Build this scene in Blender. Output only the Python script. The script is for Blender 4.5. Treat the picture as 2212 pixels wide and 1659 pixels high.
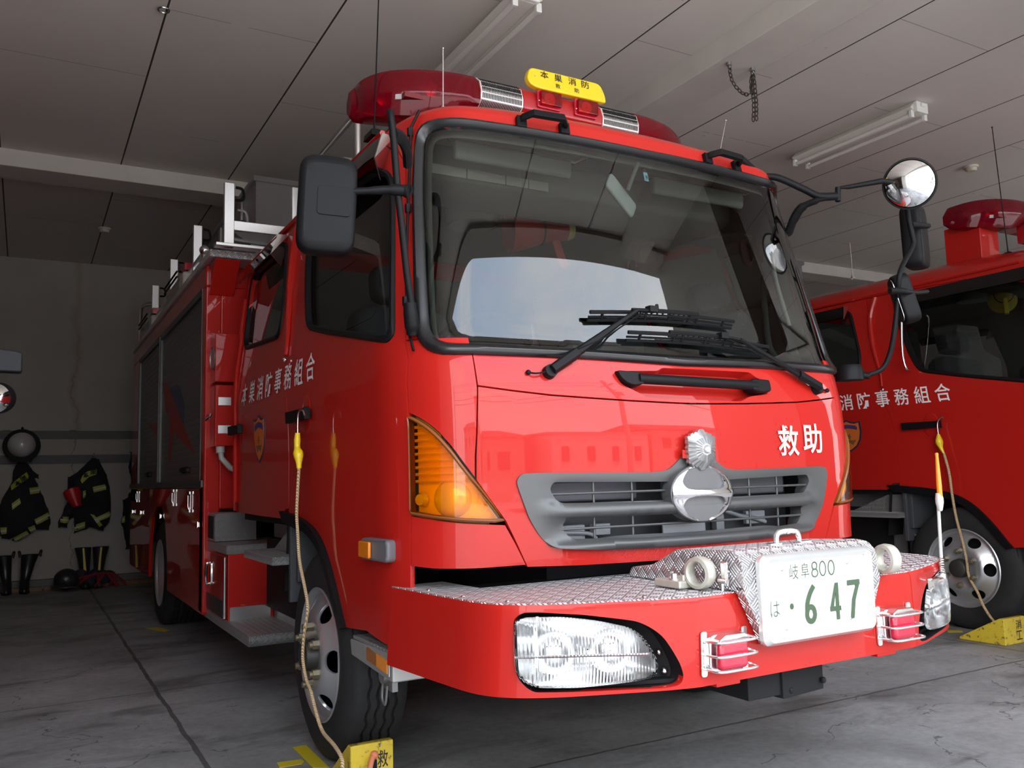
import bpy, bmesh, math, random
import numpy as np
from mathutils import Vector, Matrix
from mathutils.geometry import delaunay_2d_cdt

# ------------------------------------------------------------ camera, sky, sun, exposure
scene = bpy.context.scene
for _o in list(bpy.data.objects):
    bpy.data.objects.remove(_o, do_unlink=True)
COL = scene.collection

YAW, PITCH, ROLL, FOC = 0.515853, 0.107779, -0.025914, 1857.76     # metres / radians, focal length in pixels of a 2212 wide frame
CAM = np.array([-2.1, -1.86, 1.10])
IMW, IMH = 2212.0, 1659.0
_fw = np.array([math.sin(YAW)*math.cos(PITCH), math.cos(YAW)*math.cos(PITCH), math.sin(PITCH)])
_rt = np.array([math.cos(YAW), -math.sin(YAW), 0.0])
_up = np.cross(_rt, _fw)
_r = _rt*math.cos(ROLL) + _up*math.sin(ROLL)
_u = -_rt*math.sin(ROLL) + _up*math.cos(ROLL)
CM = np.stack([_r, -_u, _fw])
cd = bpy.data.cameras.new('camera')
cd.sensor_width = 36.0
cd.sensor_fit = 'HORIZONTAL'
cd.lens = 36.0*FOC/IMW
cd.clip_start = 0.05
cd.clip_end = 400
cam = bpy.data.objects.new('camera', cd)
COL.objects.link(cam)
cam.matrix_world = Matrix(((_r[0], _u[0], -_fw[0], CAM[0]), (_r[1], _u[1], -_fw[1], CAM[1]), (_r[2], _u[2], -_fw[2], CAM[2]), (0, 0, 0, 1)))
scene.camera = cam

scene.view_settings.view_transform = 'Standard'
scene.view_settings.look = 'None'
scene.view_settings.gamma = 1.0
scene.view_settings.use_curve_mapping = False
scene.view_settings.exposure = 0.18
scene.cycles.max_bounces = 10
scene.cycles.diffuse_bounces = 6
scene.cycles.glossy_bounces = 5
scene.cycles.transparent_max_bounces = 16
scene.cycles.caustics_reflective = False
scene.cycles.caustics_refractive = False

SKY = 5.8
wd = bpy.data.worlds.new('sky')
scene.world = wd
wd.use_nodes = True
nt = wd.node_tree
nt.nodes.clear()
def _n(t, **k):
    n = nt.nodes.new(t)
    for a, b in k.items():
        setattr(n, a, b)
    return n
wo = _n('ShaderNodeOutputWorld'); bg = _n('ShaderNodeBackground')
tc = _n('ShaderNodeTexCoord'); sep = _n('ShaderNodeSeparateXYZ')
nt.links.new(tc.outputs['Generated'], sep.inputs[0])
grad = _n('ShaderNodeValToRGB')
grad.color_ramp.elements[0].position = 0.0; grad.color_ramp.elements[0].color = (0.86, 0.93, 1.0, 1)
grad.color_ramp.elements[1].position = 0.9; grad.color_ramp.elements[1].color = (0.46, 0.64, 0.92, 1)
nt.links.new(sep.outputs['Z'], grad.inputs[0])
mp = _n('ShaderNodeMapping'); mp.inputs['Scale'].default_value = (1.0, 1.0, 2.2)
nt.links.new(tc.outputs['Generated'], mp.inputs[0])
cl = _n('ShaderNodeTexNoise'); cl.inputs['Scale'].default_value = 2.3; cl.inputs['Detail'].default_value = 7; cl.inputs['Roughness'].default_value = 0.55
nt.links.new(mp.outputs[0], cl.inputs['Vector'])
cr = _n('ShaderNodeValToRGB'); cr.color_ramp.elements[0].position = 0.38; cr.color_ramp.elements[1].position = 0.60
nt.links.new(cl.outputs['Fac'], cr.inputs[0])
mx = _n('ShaderNodeMixRGB'); mx.inputs[2].default_value = (1.0, 1.0, 1.0, 1)
nt.links.new(cr.outputs[0], mx.inputs[0]); nt.links.new(grad.outputs[0], mx.inputs[1])
nt.links.new(mx.outputs[0], bg.inputs[0]); bg.inputs[1].default_value = SKY
nt.links.new(bg.outputs[0], wo.inputs[0])

sl = bpy.data.lights.new('sun', 'SUN'); sl.energy = 10.0; sl.angle = 0.01; sl.color = (1.0, 0.95, 0.87)
sun = bpy.data.objects.new('sun', sl); COL.objects.link(sun)
sun.rotation_euler = (math.radians(-14), math.radians(12), 0)      # high, behind the building: the apron in front lies partly in its shade
# ------------------------------------------------------------ helpers
R = math.radians
def ray(px, py):
    return CM.T @ np.array([(px-IMW/2)/FOC, (py-IMH/2)/FOC, 1.0])
def at(px, py, x=None, y=None, z=None):
    """the point of a plane x= / y= / z= that stands at this place of the photograph"""
    d = ray(px, py)
    if x is not None: t = (x-CAM[0])/d[0]
    elif y is not None: t = (y-CAM[1])/d[1]
    else: t = (z-CAM[2])/d[2]
    return CAM + t*d
def proj(p):
    c = CM @ (np.asarray(p, float)-CAM)
    return np.array([FOC*c[0]/c[2]+IMW/2, FOC*c[1]/c[2]+IMH/2])

def tag(o, label=None, cat=None, group=None, kind=None):
    if label: o['label'] = label
    if cat: o['category'] = cat
    if group: o['group'] = group
    if kind: o['kind'] = kind
    return o
def empty(name, loc=(0, 0, 0), rz=0.0):
    o = bpy.data.objects.new(name, None)
    o.empty_display_size = 0.1
    o.location = loc; o.rotation_euler = (0, 0, rz)
    COL.objects.link(o)
    return o
def thing(name, label, cat, loc=(0, 0, 0), rz=0.0, group=None):
    return tag(empty(name, loc, rz), label, cat, group)
def copy_tree(o, parent=None, skip=()):
    c = o.copy(); COL.objects.link(c)
    c.parent = parent
    for ch in list(o.children):
        if ch.name.split('.')[0] in skip: continue
        copy_tree(ch, c, skip)
    return c

def rotm(rx=0, ry=0, rz=0):
    return np.array(Matrix.Rotation(rz, 3, 'Z') @ Matrix.Rotation(ry, 3, 'Y') @ Matrix.Rotation(rx, 3, 'X'))
def frame(d, ref=(0, 0, 1)):
    d = np.asarray(d, float); d = d/np.linalg.norm(d)
    r = np.asarray(ref, float)
    if abs(d @ r) > 0.98: r = np.array([1.0, 0, 0])
    a = np.cross(r, d); a /= np.linalg.norm(a)
    b = np.cross(d, a)
    return a, b, d
def smooth_path(pts, n=8, closed=False):
    p = [np.asarray(q, float) for q in pts]
    m = len(p); out = []
    rng = range(m if closed else m-1)
    for i in rng:
        p0 = p[(i-1) % m] if closed or i > 0 else 2*p[0]-p[1]
        p1 = p[i]; p2 = p[(i+1) % m]
        p3 = p[(i+2) % m] if closed or i+2 < m else 2*p[-1]-p[-2]
        for k in range(n):
            t = k/n
            out.append(0.5*((2*p1)+(-p0+p2)*t+(2*p0-5*p1+4*p2-p3)*t*t+(-p0+3*p1-3*p2+p3)*t**3))
    if not closed: out.append(p[-1])
    return out
def resample(poly, step, closed=True):
    p = [np.asarray(q, float) for q in poly]
    out = []
    m = len(p)
    for i in range(m if closed else m-1):
        a, b = p[i], p[(i+1) % m]
        k = max(1, int(math.ceil(np.linalg.norm(b-a)/step)))
        for j in range(k): out.append(a+(b-a)*j/k)
    if not closed: out.append(p[-1])
    return out
def round_poly(poly, r, n=5):
    """round the corners of a 2D polygon; r one radius or one per corner"""
    p = [np.asarray(q, float) for q in poly]; m = len(p); out = []
    for i in range(m):
        ri = r[i] if hasattr(r, '__len__') else r
        a, b, c = p[i-1], p[i], p[(i+1) % m]
        u = a-b; v = c-b; lu = np.linalg.norm(u); lv = np.linalg.norm(v)
        d = min(ri, 0.45*lu, 0.45*lv)
        if d < 1e-5: out.append(b); continue
        s = b+u/lu*d; e = b+v/lv*d
        for k in range(n+1):
            t = k/n
            out.append((1-t)**2*s+2*(1-t)*t*b+t*t*e)
    return out
def rrect(w, h, r, n=5, cx=0, cy=0):
    return round_poly([(cx-w/2, cy-h/2), (cx+w/2, cy-h/2), (cx+w/2, cy+h/2), (cx-w/2, cy+h/2)], r, n)
def inside(pt, poly):
    x, y = pt; c = False; m = len(poly); j = m-1
    for i in range(m):
        xi, yi = poly[i][0], poly[i][1]; xj, yj = poly[j][0], poly[j][1]
        if (yi > y) != (yj > y) and x < (xj-xi)*(y-yi)/(yj-yi)+xi: c = not c
        j = i
    return c
def inside_many(P, poly):
    P = np.asarray(P, float); q = np.asarray([p[:2] for p in poly], float)
    x, y = P[:, 0], P[:, 1]; c = np.zeros(len(P), bool)
    m = len(q); j = m-1
    for i in range(m):
        xi, yi = q[i]; xj, yj = q[j]
        if yi != yj:
            c ^= ((yi > y) != (yj > y)) & (x < (xj-xi)*(y-yi)/(yj-yi)+xi)
        j = i
    return c

class MB:
    """collects shapes; build() links them as one mesh object"""
    def __init__(s): s.v = []; s.f = []
    def add(s, vs, fs):
        b = len(s.v); s.v.extend([tuple(map(float, q)) for q in vs]); s.f.extend([tuple(i+b for i in f) for f in fs]); return s
    def box(s, c, size, rot=None):
        hx, hy, hz = [q/2 for q in size]
        vs = np.array([(-hx, -hy, -hz), (hx, -hy, -hz), (hx, hy, -hz), (-hx, hy, -hz), (-hx, -hy, hz), (hx, -hy, hz), (hx, hy, hz), (-hx, hy, hz)])
        if rot is not None: vs = vs @ np.asarray(rot).T
        return s.add(vs+np.asarray(c), [(0, 3, 2, 1), (4, 5, 6, 7), (0, 1, 5, 4), (1, 2, 6, 5), (2, 3, 7, 6), (3, 0, 4, 7)])
    def span(s, a, b):
        a = np.asarray(a, float); b = np.asarray(b, float)
        return s.box((a+b)/2, np.abs(b-a))
    def cyl(s, p0, p1, r0, r1=None, n=16, cap=True):
        r1 = r0 if r1 is None else r1
        p0 = np.asarray(p0, float); p1 = np.asarray(p1, float)
        a, b, d = frame(p1-p0); vs = []
        for p, r in ((p0, r0), (p1, r1)):
            for i in range(n):
                t = 2*math.pi*i/n; vs.append(p+r*(a*math.cos(t)+b*math.sin(t)))
        fs = [(i, (i+1) % n, n+(i+1) % n, n+i) for i in range(n)]
        if cap: fs += [tuple(range(n-1, -1, -1)), tuple(range(n, 2*n))]
        return s.add(vs, fs)
    def lathe(s, prof, o=(0, 0, 0), axis=(0, 0, 1), n=32, close=False, a0=0.0, a1=None, ref=(0, 0, 1)):
        """prof: (radius, height along axis)"""
        a, b, d = frame(axis, ref); o = np.asarray(o, float); vs = []; fs = []
        full = a1 is None; m = n if full else n+1
        for (r, h) in prof:
            for i in range(m):
                t = a0+(2*math.pi if full else a1-a0)*i/n
                vs.append(o+d*h+r*(a*math.cos(t)+b*math.sin(t)))
        k = len(prof)
        for j in range(k-1 if not close else k):
            for i in range(n):
                i2 = (i+1) % m
                j2 = (j+1) % k
                fs.append((j*m+i, j*m+i2, j2*m+i2, j2*m+i))
        return s.add(vs, fs)
    def tube(s, pts, r, n=10, closed=False, cap=True, flat=None):
        p = [np.asarray(q, float) for q in pts]; m = len(p); vs = []; fs = []
        rr = r if hasattr(r, '__len__') else [r]*m
        prev = None
        for i in range(m):
            if closed: d = p[(i+1) % m]-p[i-1]
            else: d = p[min(i+1, m-1)]-p[max(i-1, 0)]
            if np.linalg.norm(d) < 1e-9: d = np.array([0, 0, 1.0])
            d = d/np.linalg.norm(d)
            if prev is None: a, b, _ = frame(d)
            else:
                a = prev-(prev @ d)*d; a /= np.linalg.norm(a); b = np.cross(d, a)
            prev = a
            for k in range(n):
                t = 2*math.pi*k/n
                vs.append(p[i]+rr[i]*(a*math.cos(t)+b*math.sin(t)*(flat or 1.0)))
        for i in range(m if closed else m-1):
            i2 = (i+1) % m
            for k in range(n): fs.append((i*n+k, i*n+(k+1) % n, i2*n+(k+1) % n, i2*n+k))
        if cap and not closed: fs += [tuple(range(n-1, -1, -1)), tuple((m-1)*n+k for k in range(n))]
        return s.add(vs, fs)
    def prism(s, poly, fn, d0, d1):
        """poly 2D (u,v); fn(u,v,d) gives the point; extruded from d0 to d1"""
        m = len(poly)
        vs = [fn(q[0], q[1], d0) for q in poly]+[fn(q[0], q[1], d1) for q in poly]
        fs = [tuple(range(m-1, -1, -1)), tuple(range(m, 2*m))]+[(i, (i+1) % m, m+(i+1) % m, m+i) for i in range(m)]
        return s.add(vs, fs)
    def ball(s, c, r, n=16, m=10, sc=(1, 1, 1), rot=None):
        vs = []; fs = []
        for j in range(m+1):
            th = math.pi*j/m
            for i in range(n):
                ph = 2*math.pi*i/n
                q = np.array([math.sin(th)*math.cos(ph)*sc[0], math.sin(th)*math.sin(ph)*sc[1], math.cos(th)*sc[2]])*r
                if rot is not None: q = np.asarray(rot) @ q
                vs.append(q+np.asarray(c, float))
        for j in range(m):
            for i in range(n): fs.append((j*n+i, (j+1)*n+i, (j+1)*n+(i+1) % n, j*n+(i+1) % n))
        return s.add(vs, fs)
    def grid(s, fn, us, vs_):
        nu = len(us); nv = len(vs_)
        s.add([fn(u, v) for v in vs_ for u in us], [(j*nu+i, j*nu+i+1, (j+1)*nu+i+1, (j+1)*nu+i) for j in range(nv-1) for i in range(nu-1)])
        return s
    def loft(s, rings, closed=True, caps=True):
        n = len(rings[0]); vs = [q for r in rings for q in r]; fs = []
        for j in range(len(rings)-1):
            for i in range(n if closed else n-1):
                fs.append((j*n+i, j*n+(i+1) % n, (j+1)*n+(i+1) % n, (j+1)*n+i))
        if caps:
            fs.append(tuple(range(n-1, -1, -1))); fs.append(tuple((len(rings)-1)*n+k for k in range(n)))
        return s.add(vs, fs)
    def build(s, name, mat, parent=None, ang=35, bevel=0, seg=2, fix=True, uv=False, subsurf=0):
        me = bpy.data.meshes.new(name)
        me.from_pydata(s.v, [], s.f); me.validate(); me.update()
        if fix:
            bm = bmesh.new(); bm.from_mesh(me)
            bmesh.ops.remove_doubles(bm, verts=bm.verts, dist=1e-6)
            bmesh.ops.recalc_face_normals(bm, faces=bm.faces)
            bm.to_mesh(me); bm.free()
        finish(me, ang, uv)
        o = bpy.data.objects.new(name, me); COL.objects.link(o)
        if mat: me.materials.append(mat)
        if parent: o.parent = parent
        if bevel:
            b = o.modifiers.new('bevel', 'BEVEL'); b.width = bevel; b.segments = seg; b.limit_method = 'ANGLE'; b.angle_limit = R(38); b.harden_normals = True
        if subsurf:
            b = o.modifiers.new('sub', 'SUBSURF'); b.levels = subsurf; b.render_levels = subsurf
        return o
def split_build(mb, name, m, parent=None, **k):
    """every separate piece of mb becomes a mesh object of its own"""
    par = list(range(len(mb.v)))
    def find(i):
        while par[i] != i: par[i] = par[par[i]]; i = par[i]
        return i
    for f in mb.f:
        for j in f[1:]: par[find(j)] = find(f[0])
    groups = {}
    for f in mb.f: groups.setdefault(find(f[0]), []).append(f)
    out = []
    for fs in groups.values():
        idx = sorted({i for f in fs for i in f}); mp_ = {i: n for n, i in enumerate(idx)}
        q = MB(); q.v = [mb.v[i] for i in idx]; q.f = [tuple(mp_[i] for i in f) for f in fs]
        out.append(q.build(name, m, parent, **k))
    return out[0]
def finish(me, ang=35, uv=False):
    if ang:
        me.polygons.foreach_set('use_smooth', [True]*len(me.polygons))
        me.set_sharp_from_angle(angle=R(ang))
    if uv:
        l = me.uv_layers.new(name='box')
        for p in me.polygons:
            n = p.normal; ax = max(range(3), key=lambda i: abs(n[i]))
            i, j = [(1, 2), (0, 2), (0, 1)][ax]
            for li in p.loop_indices:
                c = me.vertices[me.loops[li].vertex_index].co
                l.data[li].uv = (c[i], c[j])

_txt = {}
def text_mesh(body, size=1.0, offset=0.0, extrude=0.0, res=4, spacing=1.0):
    """triangulated lettering in the xy plane, centred"""
    k = (body, size, offset, extrude, res, spacing)
    if k in _txt: return _txt[k]
    cu = bpy.data.curves.new('lettering', 'FONT'); cu.body = body; cu.size = size; cu.offset = offset; cu.extrude = extrude
    cu.resolution_u = res; cu.align_x = 'CENTER'; cu.align_y = 'CENTER'; cu.space_character = spacing
    o = bpy.data.objects.new('lettering', cu); COL.objects.link(o)
    dg = bpy.context.evaluated_depsgraph_get(); dg.update()
    me = bpy.data.meshes.new_from_object(o.evaluated_get(dg))
    V = np.array([v.co[:] for v in me.vertices]) if len(me.vertices) else np.zeros((0, 3)); F = [tuple(p.vertices) for p in me.polygons]
    bpy.data.objects.remove(o, do_unlink=True); bpy.data.curves.remove(cu); bpy.data.meshes.remove(me)
    if len(V):
        lo = V.min(0); hi = V.max(0); V = V-[(lo[0]+hi[0])/2, (lo[1]+hi[1])/2, 0]
    _txt[k] = (V, F)
    return V, F
def lettering(mb, body, fn, w, h, offset=0.0, res=3):
    """letters of body stretched to w x h, each vertex placed by fn(u,v)"""
    V, F = text_mesh(body, 1.0, offset, 0.0, res)
    if not len(V): return
    ext = V.max(0)-V.min(0)
    P = [(q[0]*w/ext[0], q[1]*h/ext[1]) for q in V]; T = [t for f in F for t in ((f[0], f[i], f[i+1]) for i in range(1, len(f)-1))]
    lim = max(.012, h*.14)
    for _ in range(4):                                              # refine, so that the letters follow a curved panel
        mid = {}; N = []; done = True
        def cut(a, b):
            k = (min(a, b), max(a, b))
            if math.hypot(P[a][0]-P[b][0], P[a][1]-P[b][1]) <= lim: return None
            if k not in mid: mid[k] = len(P); P.append(((P[a][0]+P[b][0])/2, (P[a][1]+P[b][1])/2))
            return mid[k]
        for a, b, c in T:
            x, y, z = cut(a, b), cut(b, c), cut(c, a)
            if x is None and y is None and z is None: N.append((a, b, c)); continue
            done = False
            ring = [a]+([x] if x is not None else [])+[b]+([y] if y is not None else [])+[c]+([z] if z is not None else [])
            k0 = ring.index(next(q for q in (x, y, z) if q is not None))
            ring = ring[k0:]+ring[:k0]
            N += [(ring[0], ring[i], ring[i+1]) for i in range(1, len(ring)-1)]
        T = N
        if done: break
    mb.add([fn(*q) for q in P], T)

# ------------------------------------------------------------ materials
MATS = {}
class NT:
    def __init__(s, name):
        s.m = bpy.data.materials.new(name); s.m.use_nodes = True; s.t = s.m.node_tree
        s.b = s.t.nodes['Principled BSDF']; s.out = s.t.nodes['Material Output']
    def n(s, t, **k):
        q = s.t.nodes.new(t)
        for a, b in k.items(): setattr(q, a, b)
        return q
    def l(s, a, b): s.t.links.new(a, b)
    def math(s, op, a, b=None, c=None):
        q = s.n('ShaderNodeMath', operation=op)
        for i, z in enumerate((a, b, c)):
            if z is None: continue
            if hasattr(z, 'links'): s.l(z, q.inputs[i])
            else: q.inputs[i].default_value = z
        return q.outputs[0]
    def bump(s, h, strength=0.3, dist=0.01, normal=None):
        q = s.n('ShaderNodeBump'); q.inputs['Strength'].default_value = strength; q.inputs['Distance'].default_value = dist
        s.l(h, q.inputs['Height'])
        if normal: s.l(normal, q.inputs['Normal'])
        s.l(q.outputs[0], s.b.inputs['Normal']); return q.outputs[0]
    def noise(s, scale, detail=4, rough=0.5, vec=None, coord='Object', dist=0.0):
        q = s.n('ShaderNodeTexNoise'); q.inputs['Scale'].default_value = scale; q.inputs['Detail'].default_value = detail; q.inputs['Roughness'].default_value = rough
        q.inputs['Distortion'].default_value = dist
        if vec is None:
            vec = s.n('ShaderNodeTexCoord').outputs[coord]
        s.l(vec, q.inputs['Vector']); return q.outputs['Fac']
    def ramp(s, fac, stops):
        q = s.n('ShaderNodeValToRGB'); e = q.color_ramp.elements
        while len(e) < len(stops): e.new(0.5)
        for i, (p, c) in enumerate(stops):
            e[i].position = p; e[i].color = (*c, 1) if len(c) == 3 else c
        s.l(fac, q.inputs[0]); return q.outputs[0]
def mat(name, col, rough=0.5, metal=0.0, coat=0.0, spec=0.5, emit=None, trans=0.0, coat_rough=0.03, var=0.0, vscale=30, bump=0.0):
    if name in MATS: return MATS[name]
    q = NT(name); b = q.b
    b.inputs['Base Color'].default_value = (*col, 1); b.inputs['Roughness'].default_value = rough; b.inputs['Metallic'].default_value = metal
    b.inputs['Coat Weight'].default_value = coat; b.inputs['Coat Roughness'].default_value = coat_rough
    b.inputs['Specular IOR Level'].default_value = spec
    b.inputs['Transmission Weight'].default_value = trans
    if emit: b.inputs['Emission Color'].default_value = (*col, 1); b.inputs['Emission Strength'].default_value = emit
    if var or bump:
        f = q.noise(vscale, 5, 0.6)
        if var:
            c = q.ramp(f, [(0.3, tuple(k*(1-var) for k in col)), (0.7, tuple(min(1, k*(1+var)) for k in col))]); q.l(c, b.inputs['Base Color'])
        if bump: q.bump(f, bump, 0.004)
    MATS[name] = q.m
    return q.m
def glass(name, tint, ior=1.5, rough=0.0, gloss=(1, 1, 1)):
    """thin pane: tinted straight-through transmission plus a Fresnel mirror"""
    if name in MATS: return MATS[name]
    q = NT(name); q.t.nodes.remove(q.b)
    tr = q.n('ShaderNodeBsdfTransparent'); tr.inputs[0].default_value = (*tint, 1)
    gl = q.n('ShaderNodeBsdfGlossy'); gl.inputs['Roughness'].default_value = rough; gl.inputs[0].default_value = (*gloss, 1)
    fr = q.n('ShaderNodeFresnel'); fr.inputs[0].default_value = ior
    mx = q.n('ShaderNodeMixShader')
    q.l(fr.outputs[0], mx.inputs[0]); q.l(tr.outputs[0], mx.inputs[1]); q.l(gl.outputs[0], mx.inputs[2]); q.l(mx.outputs[0], q.out.inputs[0])
    MATS[name] = q.m
    return q.m
def tread(name='tread_plate', cell=0.034, col=(0.76, 0.75, 0.76), rough=0.36):
    """aluminium five-bar chequer plate on the box-projected uv (metres)"""
    if name in MATS: return MATS[name]
    q = NT(name); b = q.b
    b.inputs['Metallic'].default_value = 0.7; b.inputs['Roughness'].default_value = rough; b.inputs['Base Color'].default_value = (*col, 1)
    uv = q.n('ShaderNodeUVMap'); uv.uv_map = 'box'
    sp = q.n('ShaderNodeSeparateXYZ'); q.l(uv.outputs[0], sp.inputs[0])
    k = 0.7071/cell
    a = q.math('MULTIPLY', q.math('ADD', sp.outputs[0], sp.outputs[1]), k)
    c = q.math('MULTIPLY', q.math('SUBTRACT', sp.outputs[0], sp.outputs[1]), k)
    par = q.math('FLOORED_MODULO', q.math('ADD', q.math('FLOOR', a), q.math('FLOOR', c)), 2.0)
    fa = q.math('FRACT', a); fc = q.math('FRACT', c)
    def pick(x, y): # par ? x : y
        return q.math('ADD', q.math('MULTIPLY', x, par), q.math('MULTIPLY', y, q.math('SUBTRACT', 1.0, par)))
    across = pick(fa, fc); along = pick(fc, fa)
    bars = q.math('ABSOLUTE', q.math('SINE', q.math('MULTIPLY', across, math.pi*4)))
    m1 = q.math('SMOOTH_MIN', q.math('MULTIPLY', q.math('SUBTRACT', 0.5, q.math('ABSOLUTE', q.math('SUBTRACT', along, 0.5))), 6.0), 1.0, 0.3)
    h = q.math('MULTIPLY', q.math('POWER', bars, 0.7), m1)
    q.bump(h, 1.0, 0.006)
    MATS[name] = q.m
    return q.m

def paint(name, col, var=0.0):
    m = mat(name, col, rough=0.45, coat=0.9, coat_rough=0.015, spec=0.12); m.node_tree.nodes['Principled BSDF'].inputs['Coat IOR'].default_value = 1.36; return m
RED = paint('red_paint', (0.44, 0.013, 0.009))
BLACK = mat('black_plastic', (0.007, 0.007, 0.008), 0.48, spec=.16)
DARK = mat('dark_underside', (0.012, 0.012, 0.013), 0.7, spec=.2)
RUBBER = mat('tyre_rubber', (0.022, 0.022, 0.023), 0.72, spec=0.3, var=0.15, vscale=25)
GREYP = mat('grey_plastic', (0.12, 0.12, 0.13), 0.45)
GRILLE = mat('grille_grey', (0.09, 0.09, 0.09), 0.38, metal=0.4)
SILVER = mat('silver_paint', (0.55, 0.56, 0.58), 0.32, metal=0.75)
CHROME = mat('chrome', (0.86, 0.86, 0.87), 0.06, metal=1.0)
STEEL = mat('stainless_steel', (0.72, 0.71, 0.70), 0.24, metal=1.0)
ALU = mat('bare_aluminium', (0.74, 0.74, 0.75), 0.38, metal=0.85)
WHITE = mat('white_lettering', (0.86, 0.86, 0.85), 0.5)
WPAINT = mat('white_paint', (0.82, 0.82, 0.80), 0.4, coat=0.3)
YELLOW = mat('yellow_plastic', (0.86, 0.62, 0.015), 0.35, coat=0.3)
INK = mat('black_ink', (0.012, 0.012, 0.012), 0.6)
AMBER_IN = mat('amber_reflector', (1.0, 0.62, 0.05), 0.35, metal=0.0, coat=.5)
TREAD = tread()
CAST = mat('cast_roller', (0.62, 0.60, 0.52), 0.45, metal=0.5, var=0.08)
# ------------------------------------------------------------ the engine bay
CH = 3.75; BY = 9.30; XL, XR = -7.2, 9.2; FY0 = -1.42
def ceiling_mat():
    q = NT('ceiling_board'); b = q.b; b.inputs['Roughness'].default_value = .75
    sp = q.n('ShaderNodeSeparateXYZ'); q.l(q.n('ShaderNodeTexCoord').outputs['Object'], sp.inputs[0]); x, y = sp.outputs[0], sp.outputs[1]
    right = q.math('GREATER_THAN', x, 1.7)
    u = q.math('ADD', q.math('MULTIPLY', q.math('DIVIDE', q.math('ADD', x, 1.485), .8575), q.math('SUBTRACT', 1.0, right)), q.math('MULTIPLY', q.math('DIVIDE', q.math('SUBTRACT', x, 2.351), .878), right))
    du = q.math('ABSOLUTE', q.math('SUBTRACT', q.math('FRACT', q.math('ADD', u, .5)), .5))
    l1 = q.math('LESS_THAN', du, .0065)
    row = q.math('FLOORED_MODULO', q.math('FLOOR', u), 2.0)
    v = q.math('DIVIDE', q.math('SUBTRACT', q.math('SUBTRACT', y, 3.02), q.math('MULTIPLY', row, .91)), 1.82)
    dv = q.math('ABSOLUTE', q.math('SUBTRACT', q.math('FRACT', q.math('ADD', v, .5)), .5))
    n1 = q.noise(3.0, 3, .6)
    l2 = q.math('MULTIPLY', q.math('LESS_THAN', dv, .0016), q.math('MULTIPLY', q.math('GREATER_THAN', n1, .44), .55))
    ln = q.math('MAXIMUM', l1, l2)
    base = q.ramp(q.noise(.9, 5, .6), [(.3, (.62, .585, .54)), (.7, (.67, .635, .59))])
    spots = q.math('GREATER_THAN', q.noise(11.0, 2, .5), .765)
    mx = q.n('ShaderNodeMixRGB'); mx.inputs[2].default_value = (.36, .32, .27, 1); q.l(q.math('MULTIPLY', spots, .5), mx.inputs[0]); q.l(base, mx.inputs[1])
    m2 = q.n('ShaderNodeMixRGB'); m2.inputs[2].default_value = (.03, .028, .025, 1); q.l(ln, m2.inputs[0]); q.l(mx.outputs[0], m2.inputs[1]); q.l(m2.outputs[0], b.inputs['Base Color'])
    return q.m
def wall_mat():
    q = NT('wall_plaster'); b = q.b; b.inputs['Roughness'].default_value = .85
    base = q.ramp(q.noise(1.3, 5, .6), [(.3, (.36, .335, .305)), (.7, (.41, .385, .35))])
    sp = q.n('ShaderNodeSeparateXYZ'); tcn = q.n('ShaderNodeTexCoord').outputs['Object']; q.l(tcn, sp.inputs[0])
    wob = q.noise(2.2, 5, .7)
    cx = q.math('ADD', -1.62, q.math('MULTIPLY', q.math('SUBTRACT', wob, .5), .30))
    d = q.math('ABSOLUTE', q.math('SUBTRACT', sp.outputs[0], cx))
    crack = q.math('MULTIPLY', q.math('LESS_THAN', d, .006), q.math('LESS_THAN', sp.outputs[2], 2.9))
    stain = q.math('MULTIPLY', q.math('MULTIPLY', q.math('SUBTRACT', 1.0, q.math('MINIMUM', q.math('DIVIDE', d, .07), 1.0)), q.math('GREATER_THAN', sp.outputs[2], 1.7)), .35)
    mx = q.n('ShaderNodeMixRGB'); mx.inputs[2].default_value = (.22, .17, .12, 1); q.l(q.math('MAXIMUM', q.math('MULTIPLY', crack, .7), stain), mx.inputs[0]); q.l(base, mx.inputs[1]); q.l(mx.outputs[0], b.inputs['Base Color'])
    q.bump(q.noise(60, 3, .5), .08, .002)
    return q.m
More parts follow.
